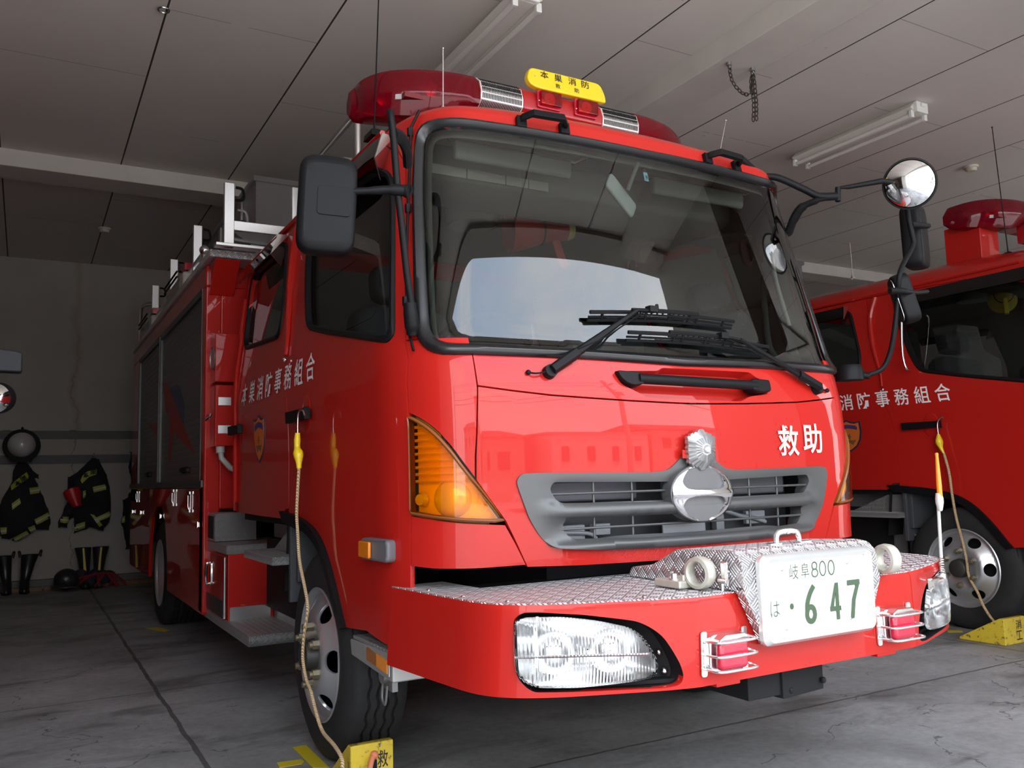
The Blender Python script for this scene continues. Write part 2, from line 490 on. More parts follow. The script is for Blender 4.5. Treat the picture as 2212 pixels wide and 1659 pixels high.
def floor_mat():
    q = NT('concrete_floor'); b = q.b
    tcn = q.n('ShaderNodeTexCoord').outputs['Object']
    n1 = q.noise(.9, 8, .62, tcn, dist=.4); n2 = q.noise(26, 6, .7, tcn); n3 = q.noise(3.2, 6, .6, tcn, dist=.8)
    base = q.ramp(n1, [(.30, (.17, .167, .165)), (.5, (.30, .297, .294)), (.72, (.44, .436, .432))])
    m1 = q.n('ShaderNodeMixRGB', blend_type='MULTIPLY'); m1.inputs[0].default_value = .55; q.l(base, m1.inputs[1]); q.l(q.ramp(n2, [(.25, (.55, .55, .55)), (.6, (1.05, 1.05, 1.05))]), m1.inputs[2])
    # oil and tyre stains
    mp_ = q.n('ShaderNodeMapping'); mp_.inputs['Scale'].default_value = (.75, 1.9, 1); q.l(tcn, mp_.inputs[0])
    st = q.ramp(q.noise(1.5, 6, .65, mp_.outputs[0], dist=.6), [(.53, (0, 0, 0)), (.68, (1, 1, 1))])
    m2 = q.n('ShaderNodeMixRGB'); m2.inputs[2].default_value = (.085, .078, .070, 1); q.l(q.math('MULTIPLY', st, .80), m2.inputs[0]); q.l(m1.outputs[0], m2.inputs[1])
    # sawn joints and hairline cracks
    sp = q.n('ShaderNodeSeparateXYZ'); q.l(tcn, sp.inputs[0])
    wob = q.math('MULTIPLY', q.math('SUBTRACT', q.noise(4, 4, .6, tcn), .5), .03)
    lines = None
    for a, p, w in JOINTS:
        d = q.math('ABSOLUTE', q.math('SUBTRACT', q.math('ADD', sp.outputs[a], wob), p)); l_ = q.math('LESS_THAN', d, w)
        lines = l_ if lines is None else q.math('MAXIMUM', lines, l_)
    vo = q.n('ShaderNodeTexVoronoi', feature='DISTANCE_TO_EDGE'); vo.inputs['Scale'].default_value = .55
    va = q.n('ShaderNodeVectorMath', operation='ADD'); q.l(tcn, va.inputs[0]); nz = q.n('ShaderNodeTexNoise'); nz.inputs['Scale'].default_value = 2.5; nz.inputs['Detail'].default_value = 5; q.l(tcn, nz.inputs['Vector']); q.l(nz.outputs['Color'], va.inputs[1]); q.l(va.outputs[0], vo.inputs['Vector'])
    ck = q.math('MULTIPLY', q.math('LESS_THAN', vo.outputs[0], .0035), q.math('GREATER_THAN', n3, .52))
    m3 = q.n('ShaderNodeMixRGB'); m3.inputs[2].default_value = (.05, .048, .045, 1); q.l(q.math('MULTIPLY', q.math('MAXIMUM', lines, q.math('MULTIPLY', ck, .8)), .8), m3.inputs[0]); q.l(m2.outputs[0], m3.inputs[1]); q.l(m3.outputs[0], b.inputs['Base Color'])
    q.l(q.ramp(n3, [(.3, (.42, .42, .42)), (.7, (.68, .68, .68))]), b.inputs['Roughness'])
    q.bump(q.math('ADD', n2, q.math('MULTIPLY', n1, 2.0)), .16, .006)
    return q.m
JX = float(at(330, 1480, z=0)[0]); JY = float(at(200, 1512, z=0)[1]); JY2 = float(at(2050, 1461, z=0)[1])
JOINTS = [(0, JX, .011), (1, JY, .006), (0, JX+2.25*2, .008), (1, JY2, .007), (1, JY+3.0, .006), (0, JX-3.6, .008)]
def struct(name, mb, m, **k):
    o = mb.build(name, m, **k); o['kind'] = 'structure'; return o
WALL = wall_mat(); CEIL = ceiling_mat(); FLOOR = floor_mat()
CONC = mat('pale_beam_paint', (.56, .53, .485), .75, var=.06, vscale=3)
def build_bay():
    m = MB(); m.span((XL, FY0-.4, -.2), (XR, BY+.2, 0)); struct('floor', m, FLOOR)
    m = MB(); m.span((XL, FY0, CH), (XR, BY+.2, CH+.5)); struct('ceiling', m, CEIL)
    m = MB(); m.span((XL, BY, 0), (XR, BY+.2, CH)); struct('wall_back', m, WALL)
    m = MB(); m.span((XL-.2, FY0, 0), (XL, BY+.2, CH+.5)); struct('wall_left', m, WALL)
    m = MB(); m.span((XR, FY0, 0), (XR+.2, BY+.2, CH+.5)); struct('wall_right', m, WALL)
    m = MB(); m.span((XL-.2, FY0-.25, 3.71), (XR+.2, FY0+.07, 4.6)); struct('wall_front', m, WALL)
    for k, (a, b) in enumerate(((XL, -3.3), (2.25, 2.95), (6.8, 7.4))):  # first span unseen, added to cut light on left floor and cab side
        m = MB(); m.span((a, FY0-.2, 0), (b, -.42, 3.75)); struct('wall_front', m, WALL)
    m = MB(); m.span((2.95, FY0-.2, 0), (4.05, FY0+.1, 3.75)); struct('wall_front', m, WALL)  # unseen wall, added to block light from the far engine's side
    m = MB(); m.span((1.535, FY0, 3.605), (1.86, BY, CH+.01)); struct('trim_1', m, CONC, bevel=.006)
    m = MB(); m.span((XL, 5.68, 3.613), (XR, 6.02, CH+.01)); struct('trim_2', m, CONC, bevel=.006)
    DKB = mat('dark_board', (.10, .095, .09), .6)
    z = lambda py: at(0, py, y=BY-.03)[2]
    m = MB(); m.span((XL, BY-.03, z(948)), (XR, BY, z(930))); 
    for px in (14, 157): q = at(px, 932, y=BY-.03); m.box((q[0], BY-.034, q[2]), (.07, .008, .03))
    struct('trim_3', m, DKB)
    m = MB(); m.span((XL, BY-.03, z(1003)), (XR, BY, z(984))); struct('trim_4', m, DKB)
    m = MB(); m.span((XL, BY-.12, 0), (XR, BY, .10)); struct('baseboard_back', m, mat('kerb_grey', (.16, .155, .15), .8))
    for k, (a, b) in enumerate(((XL, at(90, 1270, z=.03)[0]), (at(95, 1270, z=.03)[0], -.3))):
        y = at(40, 1274, z=.03)[1]
        m = MB(); m.span((a, y-.03, 0), (b, y+.04, .045)); tag(m.build('floor_batten', mat('brown_timber', (.20, .11, .06), .7, var=.2), bevel=.004), 'brown timber batten lying on the floor under the boots with the red braces' if k else 'brown timber batten lying on the floor under the pair of black boots', 'batten', 'floor battens')
    # ceiling pipe at the back of the next bay
    q = at(1800, 575, y=6.6); PG = mat('pipe_grey', (.34, .32, .30), .6)
    m = MB(); m.tube([(2.6, 6.6, q[2]), (XR, 6.6, q[2])], .05, 12); tag(m.build('ceiling_pipe', PG, ang=50), 'thin grey pipe under the ceiling behind the far engine, the upper of two', 'pipe', 'ceiling pipes')
    m = MB(); m.tube([(2.6, 6.75, q[2]-.2), (XR, 6.75, q[2]-.2)], .09, 12); tag(m.build('ceiling_pipe', PG, ang=50), 'thick grey pipe under the ceiling behind the far engine, the lower of two', 'pipe', 'ceiling pipes')
    FW = mat('fluorescent_white', (.74, .71, .65), .4); TUBE = mat('tube_glass', (.80, .78, .73), .25)
    def lamp(x, y, L, label):
        t = thing('ceiling_light', label, 'lamp', (x, y, CH), group='twin tube ceiling lights')
        m = MB(); m.loft([[(u, v, w) for u, w in ((-.05, 0), (.05, 0), (.10, -.05), (.05, -.085), (-.05, -.085), (-.10, -.05))] for v in (0, L)]); m.build('light_body', FW, t, bevel=.004)
        for sx in (-.075, .075):
            m = MB(); m.cyl((sx, .03, -.105), (sx, L-.03, -.105), .016, n=12); m.build('fluorescent_tube', TUBE, t)
            m = MB()
            for v in (.015, L-.015): m.box((sx, v, -.095), (.035, .025, .055))
            split_build(m, 'tube_holder', WPAINT, t, bevel=.004)
        m = MB(); m.box((0, -.012, -.045), (.13, .03, .08)); m.box((.0, -.03, -.03), (.05, .02, .03)); m.build('light_end_cap', WPAINT, t, bevel=.006)
    a = at(1140, 6, z=3.66); lamp(a[0], a[1], 1.35, 'twin tube ceiling light above the beacon bar of the near engine')
    a = at(1992, 245, z=3.66); b = at(1725, 352, z=3.66); lamp(a[0], a[1]+.02, b[1]-a[1], 'twin tube ceiling light to the right of the hanging chain')
    for p, lab in (((226, 497), 'small round smoke detector on the dark ceiling behind the beam at left'), ((2098, 364), 'small round smoke detector on the ceiling left of the tall aerial')):
        q = at(*p, z=CH-.02); t = thing('smoke_detector', lab, 'smoke detector', (q[0], q[1], CH), group='ceiling smoke detectors')
        m = MB(); m.lathe([(.0, -.0), (.06, .0), (.06, -.018), (.0, -.02)], (0, 0, 0), (0, 0, 1), 24); m.build('detector_base', mat('detector_cream', (.60, .56, .47), .5), t, 40)
        m = MB(); m.lathe([(.047, -.018), (.045, -.036), (.036, -.046), (.0, -.048)], (0, 0, 0), (0, 0, 1), 24); m.build('detector_head', mat('detector_cream', (.60, .56, .47), .5), t, 40)
    # chain slung between two ceiling hooks on the beam
    CHN = mat('rusty_chain', (.07, .055, .045), .6, metal=.5)
    t = thing('hanging_chain', 'dark steel chain looped between two hooks under the ceiling beam', 'chain', (1.7, 2.02, 3.605))
    a = at(1575, 140, z=3.59); b = at(1626, 152, z=3.59); o = np.array((1.7, 2.02, 3.605))
    def links(pts, name, r=.0035, L=.036):
        m = MB(); P = smooth_path(pts, 12); P = np.array(P); d = np.r_[0, np.cumsum(np.linalg.norm(np.diff(P, axis=0), axis=1))]; k = int(d[-1]/(L*.78))
        for i in range(k):
            c = np.array([np.interp((i+.5)/k*d[-1], d, P[:, j]) for j in range(3)]); e = np.array([np.interp(min(d[-1], (i+.6)/k*d[-1]), d, P[:, j]) for j in range(3)]); u = e-c; u /= np.linalg.norm(u)+1e-9
            s1, s2, _ = frame(u); sd = s1 if i % 2 else s2
            m.tube([c+u*(L/2*math.sin(t_))*1.0+sd*.011*math.cos(t_) for t_ in np.linspace(0, 2*math.pi, 14, endpoint=False)], r, 5, closed=True)
        m.v = [tuple(np.array(q)-o) for q in m.v]
        m.build(name, CHN, t, 60)
    w = lambda px, py: at(px, py, y=b[1])
    links([a, w(1580, 170), w(1592, 190), w(1608, 203), w(1622, 200), w(1626, 175)], 'chain_swag')
    links([b, w(1626, 190), w(1628, 230), w(1627, 262)], 'chain_tail'); links([b, w(1630, 180), w(1634, 225), w(1634, 260)], 'chain_tail'); links([b, w(1622, 180), w(1625, 205)], 'chain_tail')
    for q in (a, b):
        m = MB(); m.cyl(q-o+np.array((0, 0, .015)), q-o+np.array((0, 0, -.005)), .016, n=12); m.tube(smooth_path([q-o+np.array((0, 0, -.005)), q-o+np.array((.012, 0, -.02)), q-o+np.array((0, 0, -.034)), q-o+np.array((-.012, 0, -.02))], 5), .004, 6); m.build('ceiling_hook', mat('dull_steel', (.30, .30, .30), .5, metal=.7), t, 40)
    m = MB(); q = at(362, 19, z=CH); m.tube([(q[0]-.02+.03*math.cos(k), q[1]+.03*math.sin(k), CH-.012) for k in np.linspace(0, 2*math.pi, 16, endpoint=False)], .005, 6, closed=True); tag(m.build('ceiling_ring', STEEL, ang=50), 'small steel ring on the ceiling joint at the upper left', 'ring')

def tape(name, label, pts, grp):
    m = MB(); q = [at(*p, z=0) for p in pts]; m.prism([(a[0], a[1]) for a in q], lambda u, v, d: (u, v, d), .0005, .002)
    return tag(m.build(name, mat('yellow_tape', (.62, .47, .02), .5)), label, 'floor marking', grp)

# ------------------------------------------------------------ the street in front, as the bodywork mirrors it
def build_street():
    q = NT('asphalt'); q.b.inputs['Roughness'].default_value = .8; q.l(q.ramp(q.noise(3, 8, .7), [(.3, (.36, .35, .34)), (.7, (.46, .45, .435))]), q.b.inputs['Base Color'])
    m = MB(); m.span((-60, -60, -.25), (60, FY0-.4, -.012)); o = m.build('ground', q.m); o['kind'] = 'structure'
    def house(x, y, w, d, h, col, roofc, label, win=3, flat=False):
        t = thing('street_building', label, 'building', (x, y, 0), group='buildings across the street')
        m = MB(); m.span((-w/2, -d/2, 0), (w/2, d/2, h)); m.build('building_wall', mat('wall_%d' % int(x*10+900), col, .8), t)
        m = MB()
        if flat: m.span((-w/2-.2, -d/2-.2, h), (w/2+.2, d/2+.2, h+.35))
        else: m.loft([[(-w/2-.5, -d/2-.5, h), (w/2+.5, -d/2-.5, h), (w/2+.5, d/2+.5, h), (-w/2-.5, d/2+.5, h)], [(-w/2+.5, -.1, h+1.7), (w/2-.5, -.1, h+1.7), (w/2-.5, .1, h+1.7), (-w/2+.5, .1, h+1.7)]])
        m.build('building_roof', mat('roof_%d' % int(x*10+900), roofc, .7), t)
        for k in range(win):
            m = MB(); xx = -w/2+w*(k+.5)/win; m.box((xx, d/2+.02, h*.62), (w/win*.28, .06, h*.16)); m.build('building_window', mat('far_window', (.04, .05, .06), .1), t)
    house(-9, -26, 9, 8, 5.2, (.42, .40, .37), (.10, .10, .12), 'grey gabled building across the street, far left', 3)
    house(2.5, -27, 8, 8, 3.6, (.50, .46, .40), (.12, .09, .08), 'low tan building across the street, gabled', 3)
    house(11, -25, 7, 8, 3.9, (.55, .54, .52), (.30, .30, .30), 'pale flat roofed building across the street with a row of four windows', 4, True)
    house(20, -26, 9, 8, 5.0, (.40, .38, .36), (.09, .09, .10), 'dark roofed building across the street, far right', 3)
    house(32, -24, 8, 9, 6.2, (.45, .44, .42), (.2, .2, .2), 'tall flat roofed building across the street, farthest right', 3, True)
    house(-2.6, -21, 1.8, 2.0, 7.2, (.34, .33, .32), (.1, .1, .1), 'narrow grey tower across the street', 1, True)
    POLE = mat('pole_concrete', (.36, .35, .34), .8)
    ys = -15.5
    for k, x in enumerate((-16, 9.6, 34)):
        t = thing('utility_pole', ('concrete utility pole across the street, left end', 'concrete utility pole across the street, middle one', 'concrete utility pole across the street, right end')[k], 'pole', (x, ys, 0), group='utility poles')
        m = MB(); m.cyl((0, 0, -.1), (0, 0, 10.5), .17, .12, 14); m.build('pole_shaft', POLE, t)
        m = MB(); m.box((0, 0, 9.6), (.10, 1.8, .10)); m.box((0, 0, 8.3), (.10, 1.2, .10)); split_build(m, 'cross_arm', POLE, t)
        m = MB(); m.cyl((.3, 0, 7.2), (.3, 0, 8.0), .22, n=16); m.build('transformer', POLE, t)
    W = mat('cable_black', (.02, .02, .02), .6); n = 0
    for dy, z in ((-.8, 9.7), (.0, 9.7), (.8, 9.7), (-.5, 8.4), (.5, 8.4), (0, 6.9), (.1, 6.5)):
        m = MB()
        for a, b in ((-16, 9.6), (9.6, 34)):
            P = [(a+(b-a)*t, ys+dy, z-.9*(1-(2*t-1)**2)) for t in np.linspace(0, 1, 22)]; m.tube(P, .018, 5)
        tag(m.build('overhead_wire', W, ang=60), ('topmost street wire nearest the far houses', 'topmost street wire over the middle of the poles', 'topmost street wire nearest the fire station', 'second level street wire on the houses side', 'second level street wire on the station side', 'thin street wire below the cross arms', 'lowest street wire below the cross arms')[n], 'wire', 'overhead wires'); n += 1
    def car(x, y, rz, col, label):
        t = thing('parked_car', label, 'car', (x, y, -.012), rz, 'cars in the street')
        pr = [(-2.2, .45), (-2.25, .70), (-2.1, .92), (-1.6, .98), (-1.0, 1.38), (-.2, 1.46), (.6, 1.42), (1.25, 1.0), (2.0, .88), (2.2, .70), (2.2, .42), (1.8, .30), (-1.8, .30)]
        m = MB(); m.loft([[(u*k, v, w_*(1 if w_ < .95 else .99)) for u, w_ in pr] for v, k in ((-.84, .97), (-.78, 1.0), (.78, 1.0), (.84, .97))]); m.build('car_body', paint('car_%d' % int(x*10), col), t, 30, bevel=.03)
        m = MB(); m.loft([[(u, v, w_) for u, w_ in ((-1.42, 1.0), (-.92, 1.34), (.55, 1.36), (1.08, 1.02))] for v in (-.855, .855)]); m.build('car_windows', mat('car_glass', (.015, .018, .02), .05), t)
        for u in (-1.35, 1.35):
            for v in (-.76, .76):
                m = MB(); m.lathe([(.0, -.09), (.30, -.09), (.32, -.05), (.32, .05), (.30, .09), (.0, .09)], (u, v, .32), (0, 1, 0), 24); m.build('car_wheel', RUBBER, t, 40)
    car(5.2, -12.5, R(4), (.62, .63, .64), 'silver saloon car parked on the far side of the apron')
    car(17, -18.5, R(-3), (.7, .7, .7), 'white car standing farther down the street')
    car(0.6, -19, R(90), (.6, .6, .6), 'small grey car seen end on before the houses')
# ------------------------------------------------------------ the cab skin: (s, z) -> point; s runs along the plan curve from the centre of the nose, negative to the driver's side
def _plan():
    pts = [(x, .085*x*x) for x in np.linspace(0, .82, 42)]
    p0, p1, p2, p3 = map(np.array, ((.82, .05715), (.935, .0732), (1.05, .20), (1.05, .42)))
    for t in np.linspace(0, 1, 60)[1:]:
        pts.append(tuple((1-t)**3*p0+3*(1-t)**2*t*p1+3*(1-t)*t*t*p2+t**3*p3))
    for y in np.linspace(.42, 4.2, 100)[1:]: pts.append((1.05, y))
    pts = np.array(pts)
    return pts, np.r_[0, np.cumsum(np.hypot(*np.diff(pts, axis=0).T))]
PL, PD = _plan()
_zk = [.45, .80, 1.03, 1.25, 1.39, 1.50, 1.56, 2.40, 2.7]
_yk = [.535, .52, .515, .518, .53, .555, .585, .755, .815]
_zt = np.linspace(.3, 2.8, 1001)
_yt = np.interp(_zt, _zk, _yk)
_g = np.exp(-0.5*(np.arange(-40, 41)*.0025/.022)**2); _g /= _g.sum()
_yt = np.convolve(np.pad(_yt, 40, mode='edge'), _g, mode='valid')
def S(s, z):
    s = np.asarray(s, float); z = np.asarray(z, float); a = np.abs(s)
    w = 1.0-.105*(np.clip(z, 1.55, 9)-1.55)/.85
    return np.stack([np.sign(s)*np.interp(a, PD, PL[:, 0])*w, np.interp(z, _zt, _yt)+np.interp(a, PD, PL[:, 1]), z+0*s], -1)
def SN(s, z):
    e = .006
    a = S(np.asarray(s)+e, z)-S(np.asarray(s)-e, z); b = S(s, np.asarray(z)+.02)-S(s, np.asarray(z)-.02)
    n = np.cross(a, b); n /= np.linalg.norm(n, axis=-1, keepdims=True)
    return n                                                        # outward: +s is to the photo's right on the nose, z up
def SO(s, z, off=0.0):
    return S(s, z)+SN(s, z)*off

def panel(name, outers, holes, m, parent, step=.045, off=0.0, flange=.02, surf=None, nrm=None):
    surf = surf or S; nrm = nrm or SN
    polys = [resample(p, step*.6) for p in outers+holes]
    allv = np.concatenate([np.array(p) for p in polys])
    V2 = [Vector(q) for q in allv]; E = []; b = 0
    for p in polys:
        E += [(b+i, b+(i+1) % len(p)) for i in range(len(p))]; b += len(p)
    O = [p for p in polys[:len(outers)]]; Hh = polys[len(outers):]
    def reg(P):
        c = np.zeros(len(P), bool)
        for o in O: c |= inside_many(P, o)
        for h in Hh: c &= ~inside_many(P, h)
        return c
    lo = allv.min(0); hi = allv.max(0)
    gx, gy = np.meshgrid(np.arange(lo[0]+step*.5, hi[0], step), np.arange(lo[1]+step*.5, hi[1], step))
    G = np.stack([gx.ravel(), gy.ravel()], 1); G = G[reg(G)]
    if len(G):
        d = np.min(np.linalg.norm(G[:, None]-allv[None], axis=2), axis=1); G = G[d > step*.4]
    V2 += [Vector(q) for q in G]
    r = delaunay_2d_cdt(V2, E, [], 0, 1e-6)
    v = np.array([q[:] for q in r[0]]); tri = np.array([f for f in r[2] if len(f) == 3])
    tri = tri[reg(v[tri].mean(1))]
    used = np.unique(tri); rm = -np.ones(len(v), int); rm[used] = np.arange(len(used)); v = v[used]; tri = rm[tri]
    P3 = surf(v[:, 0], v[:, 1]); N3 = nrm(v[:, 0], v[:, 1]); P3 = P3+N3*off
    tn = np.cross(P3[tri[:, 1]]-P3[tri[:, 0]], P3[tri[:, 2]]-P3[tri[:, 0]])
    fl = (tn*N3[tri].mean(1)).sum(1) < 0; tri[fl] = tri[fl][:, ::-1]
    verts = [tuple(q) for q in P3]; faces = [tuple(int(i) for i in t) for t in tri]; nn = [tuple(q) for q in N3]
    if flange:
        cnt = {}
        for t in faces:
            for i in range(3): cnt[(t[i], t[(i+1) % 3])] = 1
        bd = [e for e in cnt if (e[1], e[0]) not in cnt]
        acc = {}
        for a, b in bd:
            d = P3[b]-P3[a]; q = np.cross(d, N3[a]); q /= np.linalg.norm(q)+1e-12
            for k in (a, b): acc[k] = acc.get(k, 0)+q
        idx = {}
        for k, q in acc.items():
            q = q/(np.linalg.norm(q)+1e-12)
            idx[k] = len(verts); verts.append(tuple(P3[k])); nn.append(tuple((q+N3[k]*.35)/np.linalg.norm(q+N3[k]*.35)))
            verts.append(tuple(P3[k]-N3[k]*flange)); nn.append(tuple(q))
        for a, b in bd: faces.append((idx[b], idx[a], idx[a]+1, idx[b]+1))
    me = bpy.data.meshes.new(name); me.from_pydata(verts, [], faces)
    me.polygons.foreach_set('use_smooth', [True]*len(me.polygons))
    me.normals_split_custom_set_from_vertices(nn)
    o = bpy.data.objects.new(name, me); COL.objects.link(o); me.materials.append(m)
    if parent: o.parent = parent
    return o
def mir(poly): return [(-q[0], q[1]) for q in reversed(list(poly))]
def sym(half):
    """half outline from the top centre over the driver's side to the bottom centre (s<0): closed and mirrored"""
    return list(half)+[(-q[0], q[1]) for q in reversed(list(half))]
def band(mb, outer, inner, offs, n=160, surf=None):
    """a raised ring between two outlines; offs: list of (t 0..1 outer to inner, height off the skin)"""
    surf = surf or SO
    c = np.mean(np.array(outer), 0)
    def radial(poly, th):
        p = np.array(poly); d = np.array([math.cos(th), math.sin(th)]); best = 0
        for i in range(len(p)):
            a = p[i-1]-c; b = p[i]-c; e = b-a
            det = d[0]*(-e[1])+e[0]*d[1]
            if abs(det) < 1e-12: continue
            t = (a[0]*(-e[1])+e[0]*a[1])/det; u = (d[0]*a[1]-d[1]*a[0])/det
            if -1e-9 <= u <= 1+1e-9 and t > best: best = t
        return c+d*best
    ext = np.ptp(np.array(outer), axis=0); rings = []
    ths = [math.atan2(ext[1]*math.sin(k), ext[0]*math.cos(k)) for k in np.linspace(0, 2*math.pi, n, endpoint=False)]
    ou = [radial(outer, t) for t in ths]; inn = [radial(inner, t) for t in ths]
    for t, h in offs:
        rings.append([surf(*(np.array(o)*(1-t)+np.array(i)*t), h) for o, i in zip(ou, inn)])
    return mb.loft(rings, True, False)

SD = -1.092                                                          # front edge of the door
WS_OUT = round_poly([(0, 2.378), (-.55, 2.386), (-1.035, 2.392), (-1.05, 2.15), (-1.033, 1.75), (-1.018, 1.500), (-.45, 1.497), (0, 1.487)], [0, 0, .075, .1, .1, .10, .1, 0])
WS_IN = round_poly([(0, 2.350), (-.55, 2.356), (-1.005, 2.358), (-1.012, 2.15), (-.99, 1.75), (-.972, 1.540), (-.45, 1.533), (0, 1.527)], [0, 0, .06, .1, .1, .085, .1, 0])
WS_OUT = sym(WS_OUT); WS_IN = sym(WS_IN)
LAMP = smooth_path([(-1.089, 1.311), (-1.04, 1.288), (-.987, 1.25), (-.935, 1.192), (-.894, 1.134), (-.83, 1.048), (-.766, 0.963)], 5)
LAMP = LAMP+[np.array(q) for q in ((-.80, .958), (-.90, .965), (-1.0, .977), (-1.089, .990))]
DOOR_F = [(SD, .55), (SD, .80), (SD, 1.0), (SD, 1.30), (SD, 1.42), (-1.072, 1.50), (-1.072, 1.80), (-1.084, 2.10), (-1.095, 2.24), (-1.15, 2.325), (-1.30, 2.362), (-1.7, 2.385), (-2.2, 2.402), (-2.445, 2.405),
          (-2.447, 2.0), (-2.44, 1.6), (-2.425, 1.2), (-2.43, .965), (-2.38, .968)]
ARCH = smooth_path([(-2.525, .972), (-2.283, .956), (-2.12, .935), (-1.986, .900), (-1.89, .85), (-1.806, .781), (-1.72, .69), (-1.655, .61), (-1.615, .565)], 4)
DOOR_F = DOOR_F[:-1]+[q for q in ARCH if q[0] > -2.42]+[np.array((-1.40, .583))]
WIN_F = round_poly([(-1.118, 1.59), (-1.128, 1.80), (-1.142, 2.10), (-1.165, 2.23), (-1.33, 2.31), (-2.0, 2.345), (-2.225, 2.345), (-2.21, 2.10), (-2.165, 1.90), (-2.115, 1.775), (-1.8, 1.700), (-1.5, 1.638), (-1.16, 1.565)],
                   [.03, .1, .1, .08, .1, .1, .07, .1, .1, .09, .2, .2, .05])
DOOR_R = [(-2.452, 2.405), (-2.8, 2.41), (-3.30, 2.412), (-3.44, 2.38), (-3.50, 2.25), (-3.52, 2.0), (-3.53, 1.5), (-3.54, .945), (-3.0, .937), (-2.54, .936), (-2.49, .98), (-2.432, .985), (-2.431, 1.2), (-2.446, 1.6), (-2.453, 2.0)]
WIN_R = round_poly([(-2.60, 2.345), (-3.30, 2.352), (-3.42, 2.31), (-3.43, 1.87), (-2.95, 1.835), (-2.615, 1.815), (-2.57, 1.95)], [.06, .1, .08, .08, .3, .08, .1])
GR_OUT = round_poly([(0, 1.185), (-.035, 1.178), (-.075, 1.157), (-.102, 1.135), (-.135, 1.114), (-.187, 1.108), (-.35, 1.110), (-.492, 1.111), (-.66, 1.115), (-.71, 1.112), (-.729, 1.086), (-.716, 1.045), (-.686, .964), (-.655, .915), (-.633, .890), (-.605, .870), (-.579, .862), (-.45, .852), (-.305, .846), (-.15, .843), (0, .842)], [0]+[.02]*19+[0])
FRONT = [(0, 1.345), (-.12, 1.347), (-.275, 1.351), (-.42, 1.357), (-.581, 1.365), (-.72, 1.378), (-.838, 1.392), (-.845, 1.30), (-.850, 1.236), (-.855, 1.17), (-.857, 1.094), (-.823, 1.045), (-.760, .960), (-.725, .890), (-.689, .813), (-.5, .806), (-.25, .802), (0, .800)]
COWL = [(0, 1.52), (-.45, 1.525), (-.838, 1.54), (-.841, 1.50), (-.838, 1.398), (-.72, 1.384), (-.581, 1.371), (-.42, 1.363), (-.275, 1.357), (-.12, 1.353), (0, 1.351)]
_le = [q for q in resample(LAMP[:31], .01, False) if q[0] < -.866]
CORNER = [(-.846, 1.56), (-1.068, 1.56), (-1.068, 1.50), (SD+.005, 1.42), (SD+.005, 1.318)]+[q+np.array((.004, .007)) for q in _le[1:]]+[np.array(q) for q in ((-.863, 1.104), (-.861, 1.17), (-.855, 1.236), (-.85, 1.30), (-.843, 1.39))]
LOWC = [(-1.087, .983), (-1.0, .970), (-.90, .958), (-.765, .948), (-.731, .888), (-.696, .820), (-.845, .819), (-1.0, .820), (-1.087, .826)]
REFLECT = mat('lamp_reflector', (0.93, 0.93, 0.93), 0.22, metal=1.0)
WIND = glass('windscreen_glass', (0.60, 0.63, 0.59), 1.70)
SIDEG = glass('side_window_glass', (0.52, 0.54, 0.53), 1.5)
AMBER = glass('amber_lens', (1.0, 0.60, 0.04), 1.45, 0.02)
CLEAR = glass('clear_lens', (0.93, 0.95, 0.95), 1.5)
REDL = glass('red_lens', (0.85, 0.01, 0.03), 1.5)
LINING = mat('cab_lining', (0.15, 0.155, 0.145), 0.8)
PAPERC = mat('paper', (0.75, 0.75, 0.70), 0.7)

def seal(name, outer, w, parent, h=.012):
    c = np.mean(np.array(outer), 0)
    inner = inset(outer, w)
    mb = MB(); band(mb, outer, inner, [(-.02, -.012), (-.02, .004), (.3, h), (.8, h*.8), (1.0, -.012)], 120)
    return mb.build(name, BLACK, parent, 50)
def inset(poly, d):
    """offset a polygon inward by d (simple averaged normals)"""
    p = np.array(resample(poly, .02)); a = 0.5*np.sum(p[:, 0]*np.roll(p[:, 1], -1)-np.roll(p[:, 0], -1)*p[:, 1])
    t = np.roll(p, -1, 0)-np.roll(p, 1, 0); t /= np.linalg.norm(t, axis=1, keepdims=True)+1e-12
    n = np.stack([-t[:, 1], t[:, 0]], 1)*(1 if a > 0 else -1)
    return [q for q in p+n*d]

